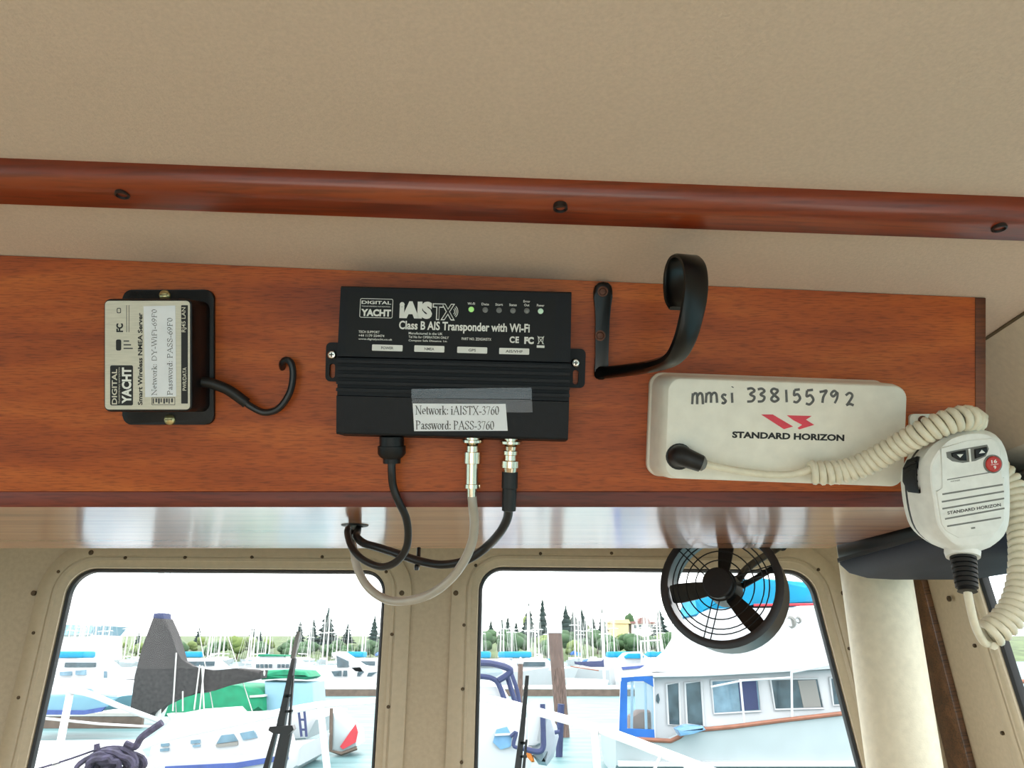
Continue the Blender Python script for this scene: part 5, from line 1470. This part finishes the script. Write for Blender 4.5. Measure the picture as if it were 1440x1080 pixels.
# trees
def conifer(seed):
    rnd = random.Random(seed); b_ = new()
    for t_ in range(7):
        z0, z1 = .12 + t_ * .115, .12 + t_ * .115 + .24
        r0 = .20 * (1 - t_ / 7.6)
        L_ = [[((r0 * rnd.uniform(.55, 1.1)) * math.cos(2 * math.pi * k / 11), (r0 * rnd.uniform(.55, 1.1)) * math.sin(2 * math.pi * k / 11), z0 + rnd.uniform(-.03, .03)) for k in range(11)],
              [(r0 * .35 * math.cos(2 * math.pi * k / 11), r0 * .35 * math.sin(2 * math.pi * k / 11), (z0 + z1) / 2) for k in range(11)],
              [(.005 * math.cos(2 * math.pi * k / 11), .005 * math.sin(2 * math.pi * k / 11), z1) for k in range(11)]]
        merge(b_, loft(L_))
    return b_
def broad(seed):
    rnd = random.Random(seed); b_ = new()
    for i in range(9):
        q = new(); bmesh.ops.create_icosphere(q, subdivisions=2, radius=rnd.uniform(.16, .26))
        for v in q.verts: v.co *= rnd.uniform(.8, 1.15)
        a = rnd.uniform(0, 6.28); r_ = rnd.uniform(.05, .26)
        merge(b_, q, Matrix.Translation((r_ * math.cos(a), r_ * math.sin(a), rnd.uniform(.38, .8))))
    return b_
def tree(label, crown, m):
    T = Thing('tree', label, 'tree', Matrix.Identity(4))
    T.part('crown', crown, m, sharp=180)
    T.part('trunk', tube([(0, 0, -.05), (0, 0, .35)], [.03, .015], 8), BARK)
    return T.e
tk = [tree('tall dark conifer on the far shore', conifer(1), CONIF), tree('rounded green broadleaf tree on the far shore', broad(2), LEAF), tree('yellow-green broadleaf tree on the far shore', broad(3), LEAFY)]
tg = ['conifers on the far shore', 'green broadleaf trees on the far shore', 'yellow-green trees on the far shore']
used = [False] * 3
stand = []
ROWS = [268, 282, 296, 310, 324, 338, 352, 366, 380, 394, 408]
def bank(Y):
    pr = [(262, -.2), (272, 1.2), (310, 5.5), (425, 11)]
    for (a, b_), (c, d) in zip(pr, pr[1:]):
        if a <= Y <= c: return ZW + b_ + (d - b_) * (Y - a) / (c - a)
def plant(k, px, top, w=1.0, rows=ROWS):
    for Y in rows:
        x_ = E(px, 930, Y).x; gz = bank(Y) - .25
        h = E(px, top, Y).z - gz
        r_ = h * w * (.22 if k == 0 else .46)
        if all(abs(Y - q[1]) > r_ * .95 + q[2] * .95 or abs(x_ - q[0]) > (r_ + q[2]) * .95 for q in stand): break
    stand.append((x_, Y, r_))
    M_ = Matrix.Translation((x_, Y, gz)) @ Matrix.Rotation(random.uniform(0, 6), 4, 'Z') @ Matrix.Diagonal((h * w, h * w, h, 1))
    if not used[k]: tk[k].matrix_world = M_; tk[k]['group'] = tg[k]; used[k] = True
    else: dup(tk[k], M_)
HX = [E(x_, 930, 300).x for x_ in (848, 925)]
for i in range(64):
    left = i % 2 == 0
    px = (66 + 500 * (i // 2) / 32 if left else 672 + 290 * (i // 2) / 32) + random.uniform(-4, 4)
    k = random.choice([1, 1, 2, 2]) if left else random.choice([1, 1, 2])
    top = random.uniform(892, 906) if left else random.uniform(884, 900)
    if 845 < px < 930: top = random.uniform(888, 896)
    plant(k, px, top, 1.25)
for px, top, k, w in ((457, 857, 0, 1.5), (437, 871, 0, 1.1), (418, 873, 0, 1.2), (275, 882, 0, 1.3), (486, 878, 0, 1.6), (524, 866, 0, 1), (351, 879, 0, 1.6), (362, 886, 0, 1.3), (190, 888, 0, 1), (214, 886, 0, 1), (150, 886, 0, 1), (127, 888, 0, 1.2), (744, 850, 0, 1.1), (764, 840, 0, .7), (726, 873, 0, 1), (714, 866, 0, .9), (706, 868, 0, 1), (690, 872, 0, 1), (797, 853, 0, 1.3), (808, 858, 0, 1.4), (820, 856, 0, 1.2), (849, 858, 0, 1), (836, 868, 0, 1.2), (931, 856, 0, 1.5), (800, 868, 1, .9), (812, 872, 1, .9), (826, 876, 2, .8), (744, 866, 2, .6)):
    plant(k, px, top, w * (1.5 if k == 0 else 1.1))
plant(1, 888, 861, .55, [375])
# houses
T = Thing('shed', 'long pale blue roofed shed on the shore at the left of the view', 'building', base=E(105, 930, 230))
T.part('wall', XZ([(60, 893), (134, 893), (134, 928), (60, 930)], 230, 246), WALLW)
T.part('roof', XZ([(56, 878), (136, 879), (124, 893), (56, 893)], 229, 248), ROOFB)
T = Thing('house', 'cream house on the far shore between the masts', 'building', base=E(866, 930, 357))
T.part('wall', XZ([(850, 876), (884, 877), (884, 926), (850, 926)], 357, 365), WALLY)
T.part('roof', XZ([(848, 876), (866, 871), (884, 871), (887, 877)], 356.5, 366), WALLY)
T = Thing('house', 'white house with a reddish arched gable on the far shore', 'building', base=E(905, 930, 357))
T.part('wall', XZ([(888, 876), (920, 877), (920, 924), (888, 924)], 357, 365), WALLW)
T.part('roof', XZ([(887, 874), (898, 873), (900, 869), (906, 867), (912, 870), (914, 874), (922, 875), (922, 877), (887, 877)], 356.5, 366), ROOFR)
for x_ in (892, 899, 910, 915): T.part('window', XZ([(x_, 879), (x_ + 3, 879), (x_ + 3, 883), (x_, 883)], 356.6, 357.2), DGLASS)
